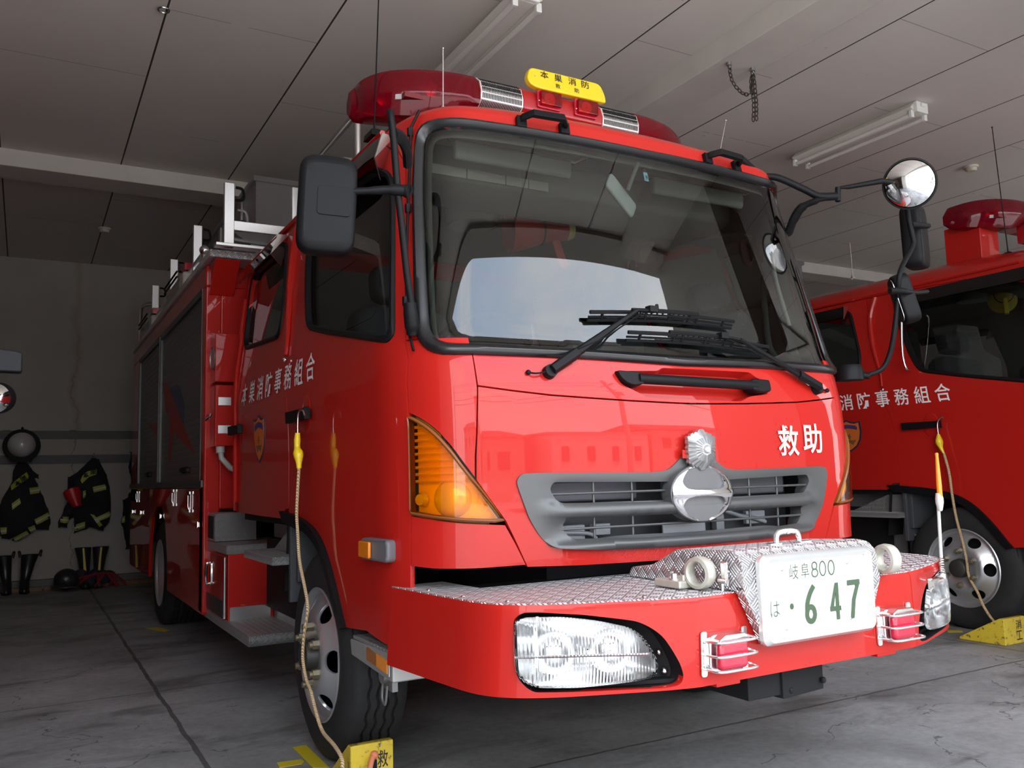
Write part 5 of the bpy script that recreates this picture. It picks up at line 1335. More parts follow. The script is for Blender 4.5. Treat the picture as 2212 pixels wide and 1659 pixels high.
def build_lightbar(T, pedestal=False, sign=True):
    L = empty('light_bar'); L.parent = T
    D = .34
    def prof(x, z0, z1, y):    # one section of the bar at x: chamfered front, flat back
        h = z1-z0
        return [(x, y+.05, z0), (x, y, z0+.035), (x, y-.004, z0+h*.48), (x, y+.012, z0+h*.8), (x, y+.05, z1), (x, y+D-.06, z1), (x, y+D, z0+h*.75), (x, y+D, z0+.02), (x, y+D-.05, z0)]
    FY = 1.30
    m = MB(); m.loft([prof(x, 2.700, 2.850, FY) for x in (-.43, .43)]); c = m.build('bar_core', RED, L, bevel=.004)
    DRED = mat('beacon_red', (.42, .012, .018), .4, coat=.5)
    m = MB(); m.loft([prof(x, 2.698, 2.852, FY-.003) for x in (-.212, .212)]); m.build('centre_housing', DRED, L, bevel=.004)
    BARS = mat('slot_black', (.01, .01, .01), .6)
    for sd in (-1, 1):
        m = MB(); xs = [sd*.216, sd*.428]
        m.loft([prof(x, 2.699, 2.851, FY-.003) for x in xs]); g = m.build('speaker_grille', GRILLEW, L)
        sl = MB()
        for r, (za, zb, ya, yb) in enumerate(((2.702, 2.731, .040, .004), (2.740, 2.762, -.001, -.004), (2.768, 2.790, -.003, -.003), (2.796, 2.818, .0, .008), (2.824, 2.846, .012, .042))):
            for k in range(26):
                x = sd*(.226+.192*k/25)
                sl.loft([[(x-.0017, FY-.005+ya, za), (x+.0017, FY-.005+ya, za), (x+.0017, FY-.005+yb, zb), (x-.0017, FY-.005+yb, zb)], [(x-.0017, FY+.004+ya, za), (x+.0017, FY+.004+ya, za), (x+.0017, FY+.004+yb, zb), (x-.0017, FY+.004+yb, zb)]])
        sl.build('grille_slots', BARS, g, 0)
        # swept red dome with a moulded ridge half way up
        rings = []
        for t in np.linspace(0, 1, 17):
            x = .432+.455*math.sin(t*math.pi/2)**.95; yy = FY-.003+.29*t**1.8; dd = D*(1-.72*t**2.4)
            lo = min(1, t/.22); z0 = 2.695-.055*lo*lo*(3-2*lo)+.035*t**3; z1 = 2.853-.030*t**2.2; zr = 2.742
            c = .055*(1-.3*t)
            rings.append([(sd*x, yy+c*.9, z0), (sd*x, yy+.006, zr-.030), (sd*x, yy, zr), (sd*x, yy+.004, zr+.02), (sd*x, yy+.014, z1-.035), (sd*x, yy+c*.9, z1), (sd*x, yy+max(dd*.6, c), z1), (sd*x, yy+dd, zr+.03), (sd*x, yy+dd, zr-.03), (sd*x, yy+max(dd*.6, c), z0)])
        cen = np.mean(np.array(rings[-1]), 0); rings.append([tuple(cen+(np.array(q)-cen)*np.array((1, .72, .74))+np.array((sd*.018, .004, 0))) for q in rings[-1]])
        m = MB(); m.loft(rings, True, True); d = m.build('beacon_dome', DOME, L, 40)
        m = MB(); m.span((sd*.44, FY+.05, 2.70), (sd*.76, FY+.26, 2.722)); m.span((sd*.44, FY+.06, 2.71), (sd*.46, FY+.28, 2.83)); m.build('dome_base', mat('dome_base', (.16, .006, .012), .5), d)
        m = MB(); m.lathe([(.01, .03), (.045, .02), (.058, 0), (.055, -.02), (.0, -.03)], (sd*.60, FY+.13, 2.775), (-.2*sd, -1, 0), 24); m.lathe([(.0, .01), (.03, .005), (.036, -.015)], (sd*.78, FY+.26, 2.765), (0, -1, 0), 18); m.box((sd*.70, FY+.16, 2.74), (.10, .01, .05)); m.build('rotator', REFLECT, d)
        m = MB(); m.loft([[(sd*.30, FY+.03, 2.702), (sd*.43, FY+.03, 2.702), (sd*.43, FY+.05, 2.56), (sd*.27, FY-.0, 2.56)], [(sd*.30, FY+.12, 2.702), (sd*.43, FY+.12, 2.702), (sd*.43, FY+.12, 2.56), (sd*.27, FY+.12, 2.56)]]); m.build('bar_foot', DRED, L)
        # square warning lamp
        x0 = -.085 if sd < 0 else .115
        m = MB(); m.prism(rrect(.124, .082, .010, cx=x0, cy=2.788), lambda u, v, d_: (u, FY-.006-d_, v-.0), 0, .012); q = m.build('marker_lamp', REDPL, L, bevel=.004)
        m = MB(); m.prism(rrect(.110, .066, .008, cx=x0, cy=2.788), lambda u, v, d_: (u, FY-.018-d_, v), 0, .022); m.build('marker_lens', glass('pink_lens', (.75, .05, .06), 1.5), q, bevel=.008)
        m = MB(); m.lathe([(.004, .0), (.028, .002), (.030, -.002)], (x0, FY-.020, 2.792), (0, -1, 0), 24); m.prism([(x0-.045, 2.76), (x0+.02, 2.76), (x0-.045, 2.79)], lambda u, v, d_: (u, FY-.0185-d_, v), 0, .001); m.build('marker_dish', mat('pink_dish', (.75, .25, .22), .3), q)
        m = MB(); m.ball((x0-.057, FY-.020, 2.775), .005, 8, 6); m.ball((x0+.057, FY-.020, 2.775), .005, 8, 6); split_build(m, 'marker_screw', STEEL, q)
    m = MB(); m.prism(rrect(.075, .022, .003, cx=-.745, cy=2.712), lambda u, v, d_: (u, 1.380+(-u-.745)*.62-d_+(2.742-v)*.05, v), .0, .006); m.build('maker_sticker', mat('foil_sticker', (.45, .42, .42), .4), L)
    if sign:
        m = MB(); poly = round_poly([(-.185, 2.845), (-.20, 2.87), (-.182, 2.930), (.205, 2.930), (.228, 2.87), (.228, 2.835), (-.15, 2.832)], [.01, .02, .03, .03, .02, .01, .02])
        m.prism(poly, lambda u, v, d_: (u, FY-.012+d_-(2.93-v)*.12, v), 0, .035); s = m.build('station_sign', YELLOW, L, bevel=.010, seg=3)
        f = lambda x0, z0: (lambda u, v: (x0+u, FY-.0145-(2.93-z0-v)*.12, z0+v))
        m = MB()
        for ch, x0 in (('本', -.108), ('巣', -.034), ('消', .042), ('防', .115)): lettering(m, ch, f(x0, 2.904), .043, .037, offset=.006)
        for ch, x0 in (('救', -.040), ('助', .062)): lettering(m, ch, f(x0, 2.863), .026, .024, offset=.004)
        m.build('sign_lettering', INK, s, 0, fix=False)
        m = MB()
        for x0 in (-.158, .205): m.ball((x0, FY-.018, 2.89), .004, 8, 6)
        split_build(m, 'sign_screw', STEEL, s)
    return L

def antenna(T, base, top, r=.0022, col=None, foot='flat'):
    base = np.array(base, float); top = np.array(top, float)
    m = MB(); m.tube([base, base+(top-base)*.06, base+(top-base)*.5, top], [r*1.8, r*1.2, r, r*.9], 6); m.ball(top, r*1.7, 8, 6)
    a = m.build('antenna', col or BLACK, T, 60)
    m = MB()
    if foot == 'flat': m.loft([[base+np.array((x*s, y*s, z)) for x, y in ((-.03, -.05), (.03, -.05), (.03, .05), (-.03, .05))] for s, z in ((1, -.03), (.9, -.005), (.3, .012))])
    else: m.lathe([(.0, .025), (.007, .024), (.008, .0), (.016, -.004), (.018, -.02)], base, (0, 0, 1), 14)
    m.build('antenna_foot', BLACK if foot == 'flat' else STEEL, a, 40)

def rbox_rings(w, h, d, r, n=6):
    """rings (x,z) profile growing in depth y for a pillow-like shell"""
    out = []
    for t, k in ((0, .0), (0, .90), (.12, .965), (.35, 1.0), (.7, 1.0), (.92, .95), (1.0, .80), (1.0, 0)):
        out.append((t*d, [(q[0], q[1]) for q in rrect(w*k if k else .002, h*(1-(1-k)*w/h) if k else .002, r*max(k, .02), n)]))
    return out
def mirror_shell(mb, c, w, h, d, r, rot):
    rings = []
    for y, ring in rbox_rings(w, h, d, r):
        rings.append([np.asarray(c)+np.asarray(rot) @ np.array((q[0], y, q[1])) for q in ring])
    mb.loft(rings, True, False)

def build_mirrors(T):
    # driver's side
    M = empty('door_mirror'); M.parent = T
    dd = lambda px, py, D: CAM+ray(px, py)*D
    m = MB()
    path = [dd(893, 715, 2.84), dd(889, 660, 2.83), dd(880, 600, 2.82), dd(868, 490, 2.81), dd(858, 400, 2.80), dd(851, 310, 2.80), dd(845, 255, 2.80), dd(842, 240, 2.81)]
    m.tube(smooth_path(path, 5), .012, 10); m.build('mirror_post', BLACK, M, 50)
    m = MB(); m.tube(smooth_path([dd(891, 722, 2.85), dd(889, 700, 2.84), dd(886, 668, 2.835), dd(885, 655, 2.835)], 4), [.020]*3+[.024]*5+[.022]*5, 12)
    m.tube(smooth_path([dd(850, 290, 2.80), dd(866, 298, 2.85), dd(878, 322, 2.90), dd(881, 355, 2.95)], 5), .017, 8, flat=1.5); split_build(m, 'mirror_bracket', BLACK, M, ang=50)
    m = MB(); m.tube(smooth_path([dd(760, 414, 2.76), dd(800, 412, 2.77), dd(840, 410, 2.785), dd(876, 412, 2.80), dd(882, 413, 2.80)], 5), [.012]*6+[.014]*5+[.019]*5+[.024]*3+[.016]*2, 12); m.build('mirror_arm', BLACK, M, 50)
    c = dd(708, 436, 2.72); rot = rotm(0, 0, R(-14)) @ rotm(0, R(3), 0)
    m = MB(); mirror_shell(m, c, .186, .322, .10, .055, rot); h = m.build('mirror_housing', BLACK, M, 60, subsurf=1)
    m = MB(); cc = rrect(.105, .095, .014)
    m.prism(cc, lambda u, v, q: np.asarray(c)+rot @ np.array((u+.02, -.0015-q, v+.005)), 0, .002); m.build('housing_cover', BLACK, h, bevel=.001)
    m = MB(); m.prism(rrect(.160, .290, .045), lambda u, v, q: np.asarray(c)+rot @ np.array((u, .101+q, v)), 0, .002); m.build('mirror_glass', CHROME, h)
    # passenger's side: cross-view mirror, wing mirror and kerb mirror on one post
    M = empty('mirror_cluster'); M.parent = T
    p = lambda px, py, y: at(px, py, y=y)
    YM = .60
    m = MB()
    pts = [p(1958, 440, YM), p(1963, 475, YM), p(1970, 505, YM), p(1972, 530, YM), p(1950, 573, YM), p(1942, 600, YM), p(1940, 640, YM+.02), p(1932, 715, YM+.05), p(1922, 765, YM+.08), p(1905, 797, YM+.11), p(1870, 812, YM+.15)]
    m.tube(smooth_path(pts, 5), .0115, 10); m.build('mirror_post', BLACK, M, 50)
    b0 = p(1835, 808, .80); m = MB(); m.lathe([(.0, .045), (.05, .04), (.062, .02), (.062, -.03), (.0, -.032)], b0, (0, 0, 1), 20); m.tube([p(1878, 812, .74), b0], .016, 10); m.build('mirror_base', BLACK, M, 40)
    m = MB()
    m.tube(smooth_path([SO(.66, 2.46, .0), p(1640, 378, .86), p(1680, 384, .82), p(1735, 408, .76), p(1770, 424, .72), p(1808, 424, .68)], 5), [.020]*6+[.016]*15+[.018]*5, 10)
    m.tube(smooth_path([p(1790, 428, .70), p(1757, 436, .73), p(1730, 450, .78), p(1712, 480, .84), p(1703, 505, .89)], 5), [.016]*4+[.026]*5+[.034]*6+[.030]*6, 10, flat=.55)
    m.cyl(p(1810, 435, .68), p(1810, 405, .68), .012, n=10); split_build(m, 'mirror_bracket', BLACK, M, ang=50)
    m = MB(); cr = p(1965, 397, .50)
    m.tube([p(1814, 405, .68), p(1832, 404, .66), p(1905, 391, .56), cr-np.array((-.78, -.56, -.26))*.05], [.006, .010, .013, .013], 10); m.build('cross_mirror_arm', BLACK, M, 50)
    ax = np.array((-.78, -.56, -.26)); ax /= np.linalg.norm(ax)
    m = MB(); m.lathe([(.0, -.055), (.06, -.05), (.10, -.02), (.112, .0), (.114, .008), (.106, .010)], cr, ax, 40); sh = m.build('round_mirror', BLACK, M, 50)
    m = MB(); m.lathe([(r, .006+.040*(1-(r/.106)**2)) for r in np.linspace(.106, .0005, 14)], cr, ax, 48); m.build('convex_glass', CHROME, sh, 60)
    c = p(2000, 510, .70); rot = rotm(0, 0, R(24)) @ rotm(0, R(-4), 0)
    m = MB(); mirror_shell(m, c, .19, .31, .10, .05, rot); h = m.build('mirror_housing', BLACK, M, 60, subsurf=1)
    m = MB(); m.tube([p(1968, 485, YM), p(2005, 488, .69)], .013, 10); m.build('mirror_arm', BLACK, M, 50)
    c = p(1972, 640, .60); rot = rotm(0, 0, R(52)) @ rotm(R(-14), 0, 0)
    m = MB(); mirror_shell(m, c, .105, .235, .075, .05, rot); h = m.build('kerb_mirror', BLACK, M, 60, subsurf=1)
    m = MB(); m.prism(rrect(.085, .20, .04), lambda u, v, q: np.asarray(c)+rot @ np.array((u, .077+q, v)), 0, .002); m.build('mirror_glass', CHROME, h)
    m = MB(); m.tube(smooth_path([p(1922, 628, .58), p(1945, 628, .57), p(1975, 632, .58), p(2003, 630, .60)], 5), [.014]*8+[.010]*8, 10); m.build('kerb_mirror_arm', BLACK, M, 50)
    m = MB(); fin = [SO(q, z, 0) for q, z in ((.97, 1.41), (1.10, 1.41))]
    m.loft([[(1.0, .80, 1.46), (1.0, .80, 1.30), (1.0, .95, 1.33), (1.0, .95, 1.46)], [(1.13, .86, 1.45), (1.12, .86, 1.31), (1.10, .98, 1.34), (1.10, .98, 1.45)]]); m.build('mirror_bracket_fairing', RED, T, bevel=.012)

def build_roof_rails(T):
    m = MB(); y0, y1 = 2.10, 3.25; x = -.62; z = 2.93
    a = at(772, 243, x=x)
    z = a[2]; y0 = a[1]
    m.tube([(x, y0, z), (x, y1, z)], .018, 10); m.tube([(x, y0, z), (.62, y0, z)], .018, 10); m.tube([(x, y0, z), (x, y0, 2.62)], .018, 10); m.tube([(x, y1, z), (x, y1, 2.62)], .018, 10); m.tube([(.62, y0, z), (.62, y0, 2.62)], .018, 10)
    m.ball((x, y0, z), .03, 12, 8); m.ball((x, y1, z), .03, 12, 8); m.build('roof_rail', STEEL, T, 40)
    m = MB(); m.loft([[(-.72, y0-.05, 2.55), (.72, y0-.05, 2.55), (.72, 3.25, 2.55), (-.72, 3.25, 2.55)], [(-.70, y0+.0, 2.79), (.70, y0, 2.79), (.70, 3.25, 2.72), (-.70, 3.25, 2.72)]]); m.build('roof_tread_box', TREADC, T, uv=True, bevel=.004)
    m = MB(); m.tube([SO(-q, z, .012) for q, z in ((1.02, 2.44), (1.058, 2.38), (1.062, 2.1), (1.065, 1.8), (1.05, 1.6), (1.035, 1.52))], .005, 6)
    for z in (2.36, 2.05, 1.70): m.box(SO(-1.062, z, .012), (.018, .016, .03))
    m.build('antenna_cable', BLACK, T, 50)

SEATM = None
def seat_mat():
    q = NT('seat_cloth'); b = q.b; b.inputs['Roughness'].default_value = .85
    n = q.noise(14, 6, .7, dist=1.5); c = q.ramp(n, [(.50, (.030, .034, .042)), (.62, (.035, .04, .05)), (.70, (.11, .13, .18))]); q.l(c, b.inputs['Base Color'])
    return q.m
def build_interior(T):
    cloth = seat_mat()
    for x in (-.58, .58):
        s = empty('cab_seat'); s.parent = T
        m = MB(); mirror_shell(m, (x, 1.32, 1.25), .50, .16, .50, .06, rotm()); m.build('seat_cushion', cloth, s, 60)
        rot = rotm(R(-8), 0, 0)
        m = MB(); mirror_shell(m, (x, 1.78, 1.60), .50, .62, .14, .10, rot); m.build('seat_back', cloth, s, 60)
        m = MB(); mirror_shell(m, (x, 1.84, 2.02), .28, .18, .10, .06, rot); m.build('head_rest', cloth, s, 60)
    m = MB(); mirror_shell(m, (0, 2.95, 1.60), 1.75, .60, .14, .08, rotm(R(-6), 0, 0)); m.span((-.9, 2.5, 1.2), (.9, 3.0, 1.34)); m.build('rear_bench', cloth, T, 60)
    DASH = mat('dash_grey', (.045, .048, .05), .6)
    m = MB(); m.prism([(.66, 1.20), (.66, 1.50), (.78, 1.525), (.95, 1.50), (1.02, 1.40), (1.02, 1.10)], lambda u, v, d: (d, u, v), -.93, .93); m.span((-.30, 1.0, 1.15), (.2, 1.1, 1.48)); m.build('dashboard', DASH, T, bevel=.01)
    w = empty('steering_wheel'); w.parent = T
    c = np.array((-.56, 1.12, 1.565)); ax = np.array((0, .72, .69))*-1
    m = MB(); a, b, d = frame(ax); m.tube([c+.21*(a*math.cos(t)+b*math.sin(t)) for t in np.linspace(0, 2*math.pi, 40, endpoint=False)], .016, 10, closed=True); m.build('wheel_rim', BLACK, w, 60)
    m = MB()
    for t in (.3, 2.84, 4.71): m.tube([c, c+.2*(a*math.cos(t)+b*math.sin(t))], .014, 8)
    m.ball(c, .06, 14, 10, sc=(1, .8, .8)); m.build('wheel_spokes', BLACK, w, 60)
    m = MB(); m.tube([c, c+np.array((0, -.10, -.25))], .03, 10); m.tube([c+np.array((-.02, -.06, -.06)), c+np.array((-.22, -.08, -.03))], .010, 8); m.build('steering_column', BLACK, w)
    GV = mat('visor_grey', (.22, .235, .225), .75)
    for x in (-.47, .47):
        m = MB(); vp = ((.93, 2.365), (.935, 2.300), (.955, 2.29), (.972, 2.305), (.97, 2.37)); m.loft([[(x+dx, y, z) for y, z in vp] for dx in (-.26, .26)]); v = m.build('sun_visor', GV, T, bevel=.012)
        m = MB(); m.tube([(x-.32, .93, 2.39), (x-.28, .95, 2.365), (x+.28, .95, 2.365), (x+.33, .93, 2.39)], .009, 8); m.build('visor_rod', STEEL, v, 50)
    m = MB(); m.loft([[(-.88, y, z) for y, z in pq] for pq in [((1.16, 2.30), (1.30, 2.27), (1.60, 2.33), (1.60, 2.50), (1.16, 2.44))]]+[[(.88, y, z) for y, z in ((1.16, 2.30), (1.30, 2.27), (1.60, 2.33), (1.60, 2.50), (1.16, 2.44))]]); m.build('overhead_shelf', GV, T, bevel=.03)
    m = MB()
    for k, (a_, b_) in enumerate(((-.80, -.58), (-.575, -.40), (-.395, -.29), (-.285, -.19))): m.span((a_, 1.150, 2.306), (b_, 1.154, 2.345))
    m.build('route_notes', PAPERC, T)
    m = MB(); m.tube(smooth_path([SO(-.02, 2.33, -.01), SO(-.02, 2.30, -.05), SO(-.03, 2.25, -.09)], 4), .008, 8); k = m.build('rear_view_mirror', GV, T, 50)
    c = SO(-.045, 2.235, -.11); m = MB(); mirror_shell(m, c, .20, .075, .02, .02, rotm(0, R(30), R(18))); m.build('mirror_head', mat('mirror_back', (.45, .50, .50), .4), k, 60)
    m = MB(); m.prism(rrect(.022, .038, .002), lambda u, v, d: SO(.005+u, 2.268+v, d), -.0075, -.006); st = m.build('inspection_sticker', mat('sticker_blue', (.30, .62, .80), .5), T)
    m = MB(); lettering(m, '9', lambda u, v: SO(.005+u, 2.263+v, -.0035), .011, .018, .02); m.build('sticker_numeral', INK, st, 0, fix=False)
    m = MB(); m.lathe([(.0, .004), (.03, .0), (.075, .004), (.078, .015), (.05, .03)], (.617, 1.5, 2.19), (-.5, -1, 0), 26); m.build('round_speaker', mat('maroon', (.05, .012, .015), .5), T, 40)
    m = MB(); m.lathe([(.13, .0), (.14, .06), (.13, .12), (.0, .125)], (-.15, 1.95, 2.38), (0, 0, 1), 26); m.lathe([(.0, -.005), (.12, .0), (.13, .01)], (-.15, 1.95, 2.38), (0, 0, 1), 26); m.build('ceiling_fan', GV, T, 40)
    m = MB()
    m.tube(smooth_path([SO(.86, 1.75, -.10), SO(.87, 1.95, -.10), SO(.86, 2.1, -.08)], 5), .011, 8); m.tube(smooth_path([(.92, .98, 1.62), (.90, 1.0, 1.70), (.89, 1.0, 1.95), (.90, .99, 2.02)], 5), .014, 8); m.build('assist_grip', GV, T, 50)
# ------------------------------------------------------------ gear on the back wall, ropes, chocks, the other vehicles
def px_poly(pts, f, ox, oy, y):
    return [tuple(at(ox+a/f, oy+b/f, y=y)[[0, 2]]) for a, b in pts]
def pillow_surf(poly, yb, depth, rad, seed=0):
    b = np.array(resample(poly, .02))
    def surf(u, v):
        u = np.atleast_1d(np.asarray(u, float)); v = np.atleast_1d(np.asarray(v, float))
        d = np.min(np.hypot(u[:, None]-b[None, :, 0], v[:, None]-b[None, :, 1]), axis=1)
        t = np.clip(d/rad, 0, 1); h = depth*np.sqrt(np.clip(1-(1-t)**2, 0, 1))
        w = .018*np.sin(u*23+v*9+seed)*t+.012*np.sin(v*31-u*17+seed*2)*t
        return np.stack([u, yb-h-w*np.minimum(1, t*1.5), v], -1)
    return surf
def pillow(name, poly, yb, depth, rad, m, parent, seed=0, step=.03):
    sf = pillow_surf(poly, yb, depth, rad, seed)
    nf = lambda u, v: (lambda n: n/np.linalg.norm(n, axis=-1, keepdims=True))(np.cross(sf(np.atleast_1d(u)+.012, v)-sf(np.atleast_1d(u)-.012, v), sf(u, np.atleast_1d(v)+.012)-sf(u, np.atleast_1d(v)-.012)))
    o = panel(name, [poly], [], m, parent, step=step, flange=.02, surf=sf, nrm=nf)
    return o, sf, nf
LIME = mat('lime_band', (.42, .46, .06), .6); SILV = mat('reflective_silver', (.60, .60, .62), .45); NAVYC = mat('black_cloth', (.012, .012, .016), .9)
def build_coat(label, outline, bands, names, ox, oy, f, y, seed):
    P = px_poly(outline, f, ox, oy, y)
    c = np.mean(np.array(P), 0)
    t = thing('turnout_coat', label, 'coat', (0, 0, 0), group='turnout coats on the back wall')
    o, sf, nf = pillow('coat_body', P, y+.10, .14, .13, NAVYC, t, seed)
    for bd in bands:
        Q = px_poly(bd, f, ox, oy, y); q = np.array(Q)
        panel('reflective_band', [Q], [], LIME, t, step=.03, off=.004, flange=.004, surf=sf, nrm=nf)
        k = len(q)//2; top = q[:k]; bot = q[k:][::-1]
        if len(q) == 4: a, b, c_, d = q; strip = [a*.62+d*.38, b*.62+c_*.38, b*.34+c_*.66, a*.34+d*.66]
        else: strip = None
        if strip is not None: panel('silver_strip', [[tuple(s) for s in strip]], [], SILV, t, step=.03, off=.007, flange=.003, surf=sf, nrm=nf)
    for nm, quad in names:
        Q = px_poly(quad, f, ox, oy, y); panel('name_panel', [Q], [], LIME, t, step=.03, off=.004, flange=.004, surf=sf, nrm=nf)
        q = np.array(Q)
        m = MB()
        for ch, p0, an in nm:
            cc = np.array(at(ox+p0[0]/f, oy+p0[1]/f, y=y)[[0, 2]]); ca, sa = math.cos(an), math.sin(an)
            def fn(u, v):
                U, V = cc[0]+u*ca-v*sa, cc[1]+u*sa+v*ca; return (sf(U, V)+nf(U, V)*.009)[0]
            lettering(m, ch, fn, .062, .062, .02, res=1)
        m.build('name_lettering', INK, t, 0, fix=False)
    m = MB(); q = at(ox+outline[0][0]/f, oy+(outline[0][1])/f, y=y+.12); m.tube(smooth_path([(q[0], BY-.03, q[2]+.03), (q[0], BY-.10, q[2]+.01), (q[0], BY-.12, q[2]+.05)], 5), .008, 6); m.build('coat_hook', STEEL, t, 50)
    return t
def boot(x, y, label, grp, lean=0, stripe=False, loops=True, rz=0, h=.34):
    t = thing('rubber_boot', label, 'boot', (x, y, .0), rz, grp)
    RUB = mat('boot_rubber', (.012, .012, .013), .35)
    def ring(z, cx, cy, a, b): return [(cx+a*math.cos(k), cy+b*math.sin(k), z) for k in np.linspace(0, 2*math.pi, 20, endpoint=False)]
    m = MB(); m.loft([ring(.0, 0, -.05, .045, .13), ring(.03, 0, -.05, .05, .135), ring(.07, 0, -.04, .05, .12), ring(.11, 0, .01, .048, .075), ring(.16, lean*.2, .03, .05, .058), ring(h*.75, lean*.6, .03, .068, .065), ring(h, lean, .03, .088, .075), ring(h-.01, lean, .03, .082, .069), ring(.14, 0, .03, .04, .04)], True, True)
    m.build('boot_shaft', RUB, t, 50)
    m = MB(); m.loft([ring(.0, 0, -.05, .05, .14), ring(.028, 0, -.05, .052, .142)]); m.build('boot_sole', DARK, t, 40)
    if loops:
        m = MB()
        for sx in (-1, 1):
            m.tube(smooth_path([(lean+sx*.085, .03, h-.02), (lean+sx*.095, .03, h+.03), (lean+sx*.11, .03, h+.035), (lean+sx*.10, .03, h-.03)], 5), .008, 6)
        split_build(m, 'pull_loop', RUB, t, ang=50)
    if stripe:
        m = MB(); m.loft([[(lean*k+dx, -.036-.01*k, z) for dx in (-.009, .009)] for k, z in ((.35, .17), (.7, h*.8), (1, h-.002))], False, False)
        m.prism([(-.009, .16), (.009, .16), (lean+.009, h), (lean-.009, h)], lambda u, v, d: (u, -.036-.006*(v/h)-d, v), 0, .012); m.build('boot_stripe', mat('boot_yellow', (.60, .47, .05), .5), t)
    return t

def build_gear():
    y = BY-.15; F = 4.367; oy = 880
    c1 = [(225, 500), (180, 510), (148, 545), (122, 600), (115, 700), (68, 780), (18, 862), (-10, 960), (-15, 1180), (20, 1240), (85, 1250), (110, 1235), (125, 1258), (165, 1265), (290, 1192), (345, 1160), (350, 1160), (452, 1158), (480, 1100), (465, 1000), (420, 880), (362, 745), (328, 668), (362, 662), (366, 640), (315, 600), (272, 540), (245, 508)]
    b1 = [[(275, 762), (365, 750), (380, 805), (285, 820)], [(110, 908), (183, 855), (198, 905), (118, 965)], [(325, 1058), (450, 992), (470, 1045), (348, 1105)], [(5, 1135), (65, 1130), (62, 1190), (15, 1200)], [(262, 1135), (325, 1110), (342, 1162), (290, 1182)], [(118, 1235), (250, 1163), (282, 1202), (160, 1262)]]
    build_coat('black turnout coat hanging under the white helmet, two bands on its skirt', c1, b1, [([('本', (172, 715), .5), ('巣', (222, 672), .5)], [(103, 740), (150, 690), (250, 612), (268, 650), (262, 670), (110, 782)])], 0, oy, F, y, 1)
    c2 = [(878, 475), (832, 515), (740, 605), (645, 665), (642, 690), (640, 770), (655, 850), (600, 985), (550, 1095), (562, 1128), (630, 1132), (658, 1065), (700, 1040), (708, 1188), (800, 1155), (850, 1130), (978, 1165), (992, 1140), (1040, 1075), (1052, 950), (1045, 800), (1018, 665), (975, 565), (938, 490), (905, 475)]
    b2 = [[(873, 750), (988, 725), (1002, 775), (883, 802)], [(578, 1032), (648, 1032), (642, 1095), (570, 1085)], [(710, 1108), (800, 1078), (802, 1135), (710, 1170)], [(848, 1005), (885, 1015), (965, 1108), (940, 1128)], [(905, 1040), (1032, 980), (1042, 1030), (932, 1072)], [(778, 792), (805, 782), (802, 845), (780, 862)]]
    build_coat('black turnout coat hanging nearest the near engine, a red torch on its chest', c2, b2, [([('本', (808, 640), .28), ('巣', (878, 608), .05)], [(758, 690), (775, 650), (825, 605), (908, 585), (908, 632), (840, 655), (772, 718)])], 0, oy, F, y, 3)
    c3 = [(1245, 420), (1222, 560), (1245, 690), (1215, 850), (1168, 880), (1166, 1000), (1148, 1080), (1175, 1170), (1200, 1340), (1262, 1345), (1340, 1300), (1400, 1000), (1380, 700), (1320, 520), (1275, 420)]
    build_coat('black turnout coat half hidden behind the rear corner of the near engine', c3, [[(1228, 760), (1262, 745), (1262, 800), (1222, 808)], [(1150, 1050), (1180, 1020), (1180, 1085), (1152, 1095)]], [], 0, oy, F, y, 5)
    q = at(160, 1075, y=y-.14); t = thing('hand_torch', 'red hand torch clipped to the chest of the coat nearest the engine', 'torch', tuple(q))
    m = MB(); ax = np.array((.35, -.25, -1)); m.lathe([(.0, .10), (.075, .10), (.088, .09), (.085, .02), (.055, -.06), (.045, -.11), (.0, -.112)], (0, 0, 0), -ax, 24); m.build('torch_body', mat('torch_red', (.55, .01, .015), .4), t, 40)
    m = MB(); m.lathe([(.0, .101), (.07, .101), (.07, .104)], (0, 0, 0), -ax, 24); m.build('torch_glass', mat('torch_glass', (.3, .02, .02), .2), t)
    q = at(47, 961, y=BY-.2); t = thing('fire_helmet', 'white fire helmet hanging on the upper rail above a black coat', 'helmet', tuple(q))
    m = MB(); m.lathe([(.0, -.15), (.05, -.142), (.10, -.11), (.13, -.055), (.138, .0), (.12, .02)], (0, 0, 0), (0, 1, 0), 32); m.build('helmet_shell', mat('helmet_white', (.50, .49, .47), .3, coat=.4), t, 50)
    m = MB(); m.lathe([(.138, -.01), (.175, .0), (.185, .03), (.17, .05), (.13, .03)], (0, 0, -.01), (0, 1, 0), 32); m.loft([[(x, -.02+.03*k, z) for x, z in ((-.15, -.08), (.15, -.08), (.10, -.19), (-.10, -.19))] for k in (0, 1)]); m.build('neck_guard', NAVYC, t, 50)
    m = MB(); m.tube([(0, .05, .12), (0, .17, .20)], .012, 6); m.build('helmet_strap', DARK, t)
    for px, lab, ln in ((18, 'black rubber boot, left of the plain pair under the helmet', -.045), (52, 'black rubber boot, right of the plain pair under the helmet', .045)):
        q = at(px, 1256, z=0); boot(q[0], 8.95, lab, 'plain black boots by the wall', ln, h=.40)
    for px, lab, ln in ((184, 'black boot with a yellow stripe standing in the left trouser leg', -.03), (212, 'black boot with a yellow stripe standing in the right trouser leg', .02)):
        q = at(px, 1258, y=8.95); boot(q[0], 8.95, lab, 'striped boots by the wall', ln, True, False, h=.44)
    x0 = at(200, 1240, y=8.95)[0]
    t = thing('turnout_trousers', 'navy turnout trousers with red braces bunched round the striped boots', 'trousers', (x0, 8.92, 0))
    m = MB()
    random.seed(4)
    for k in range(9): m.ball((-.14+.035*k+random.uniform(-.02, .02), random.uniform(-.05, .05), .10+random.uniform(-.02, .03)), .085, 14, 10, sc=(1, .9, .8+random.uniform(-.1, .3)))
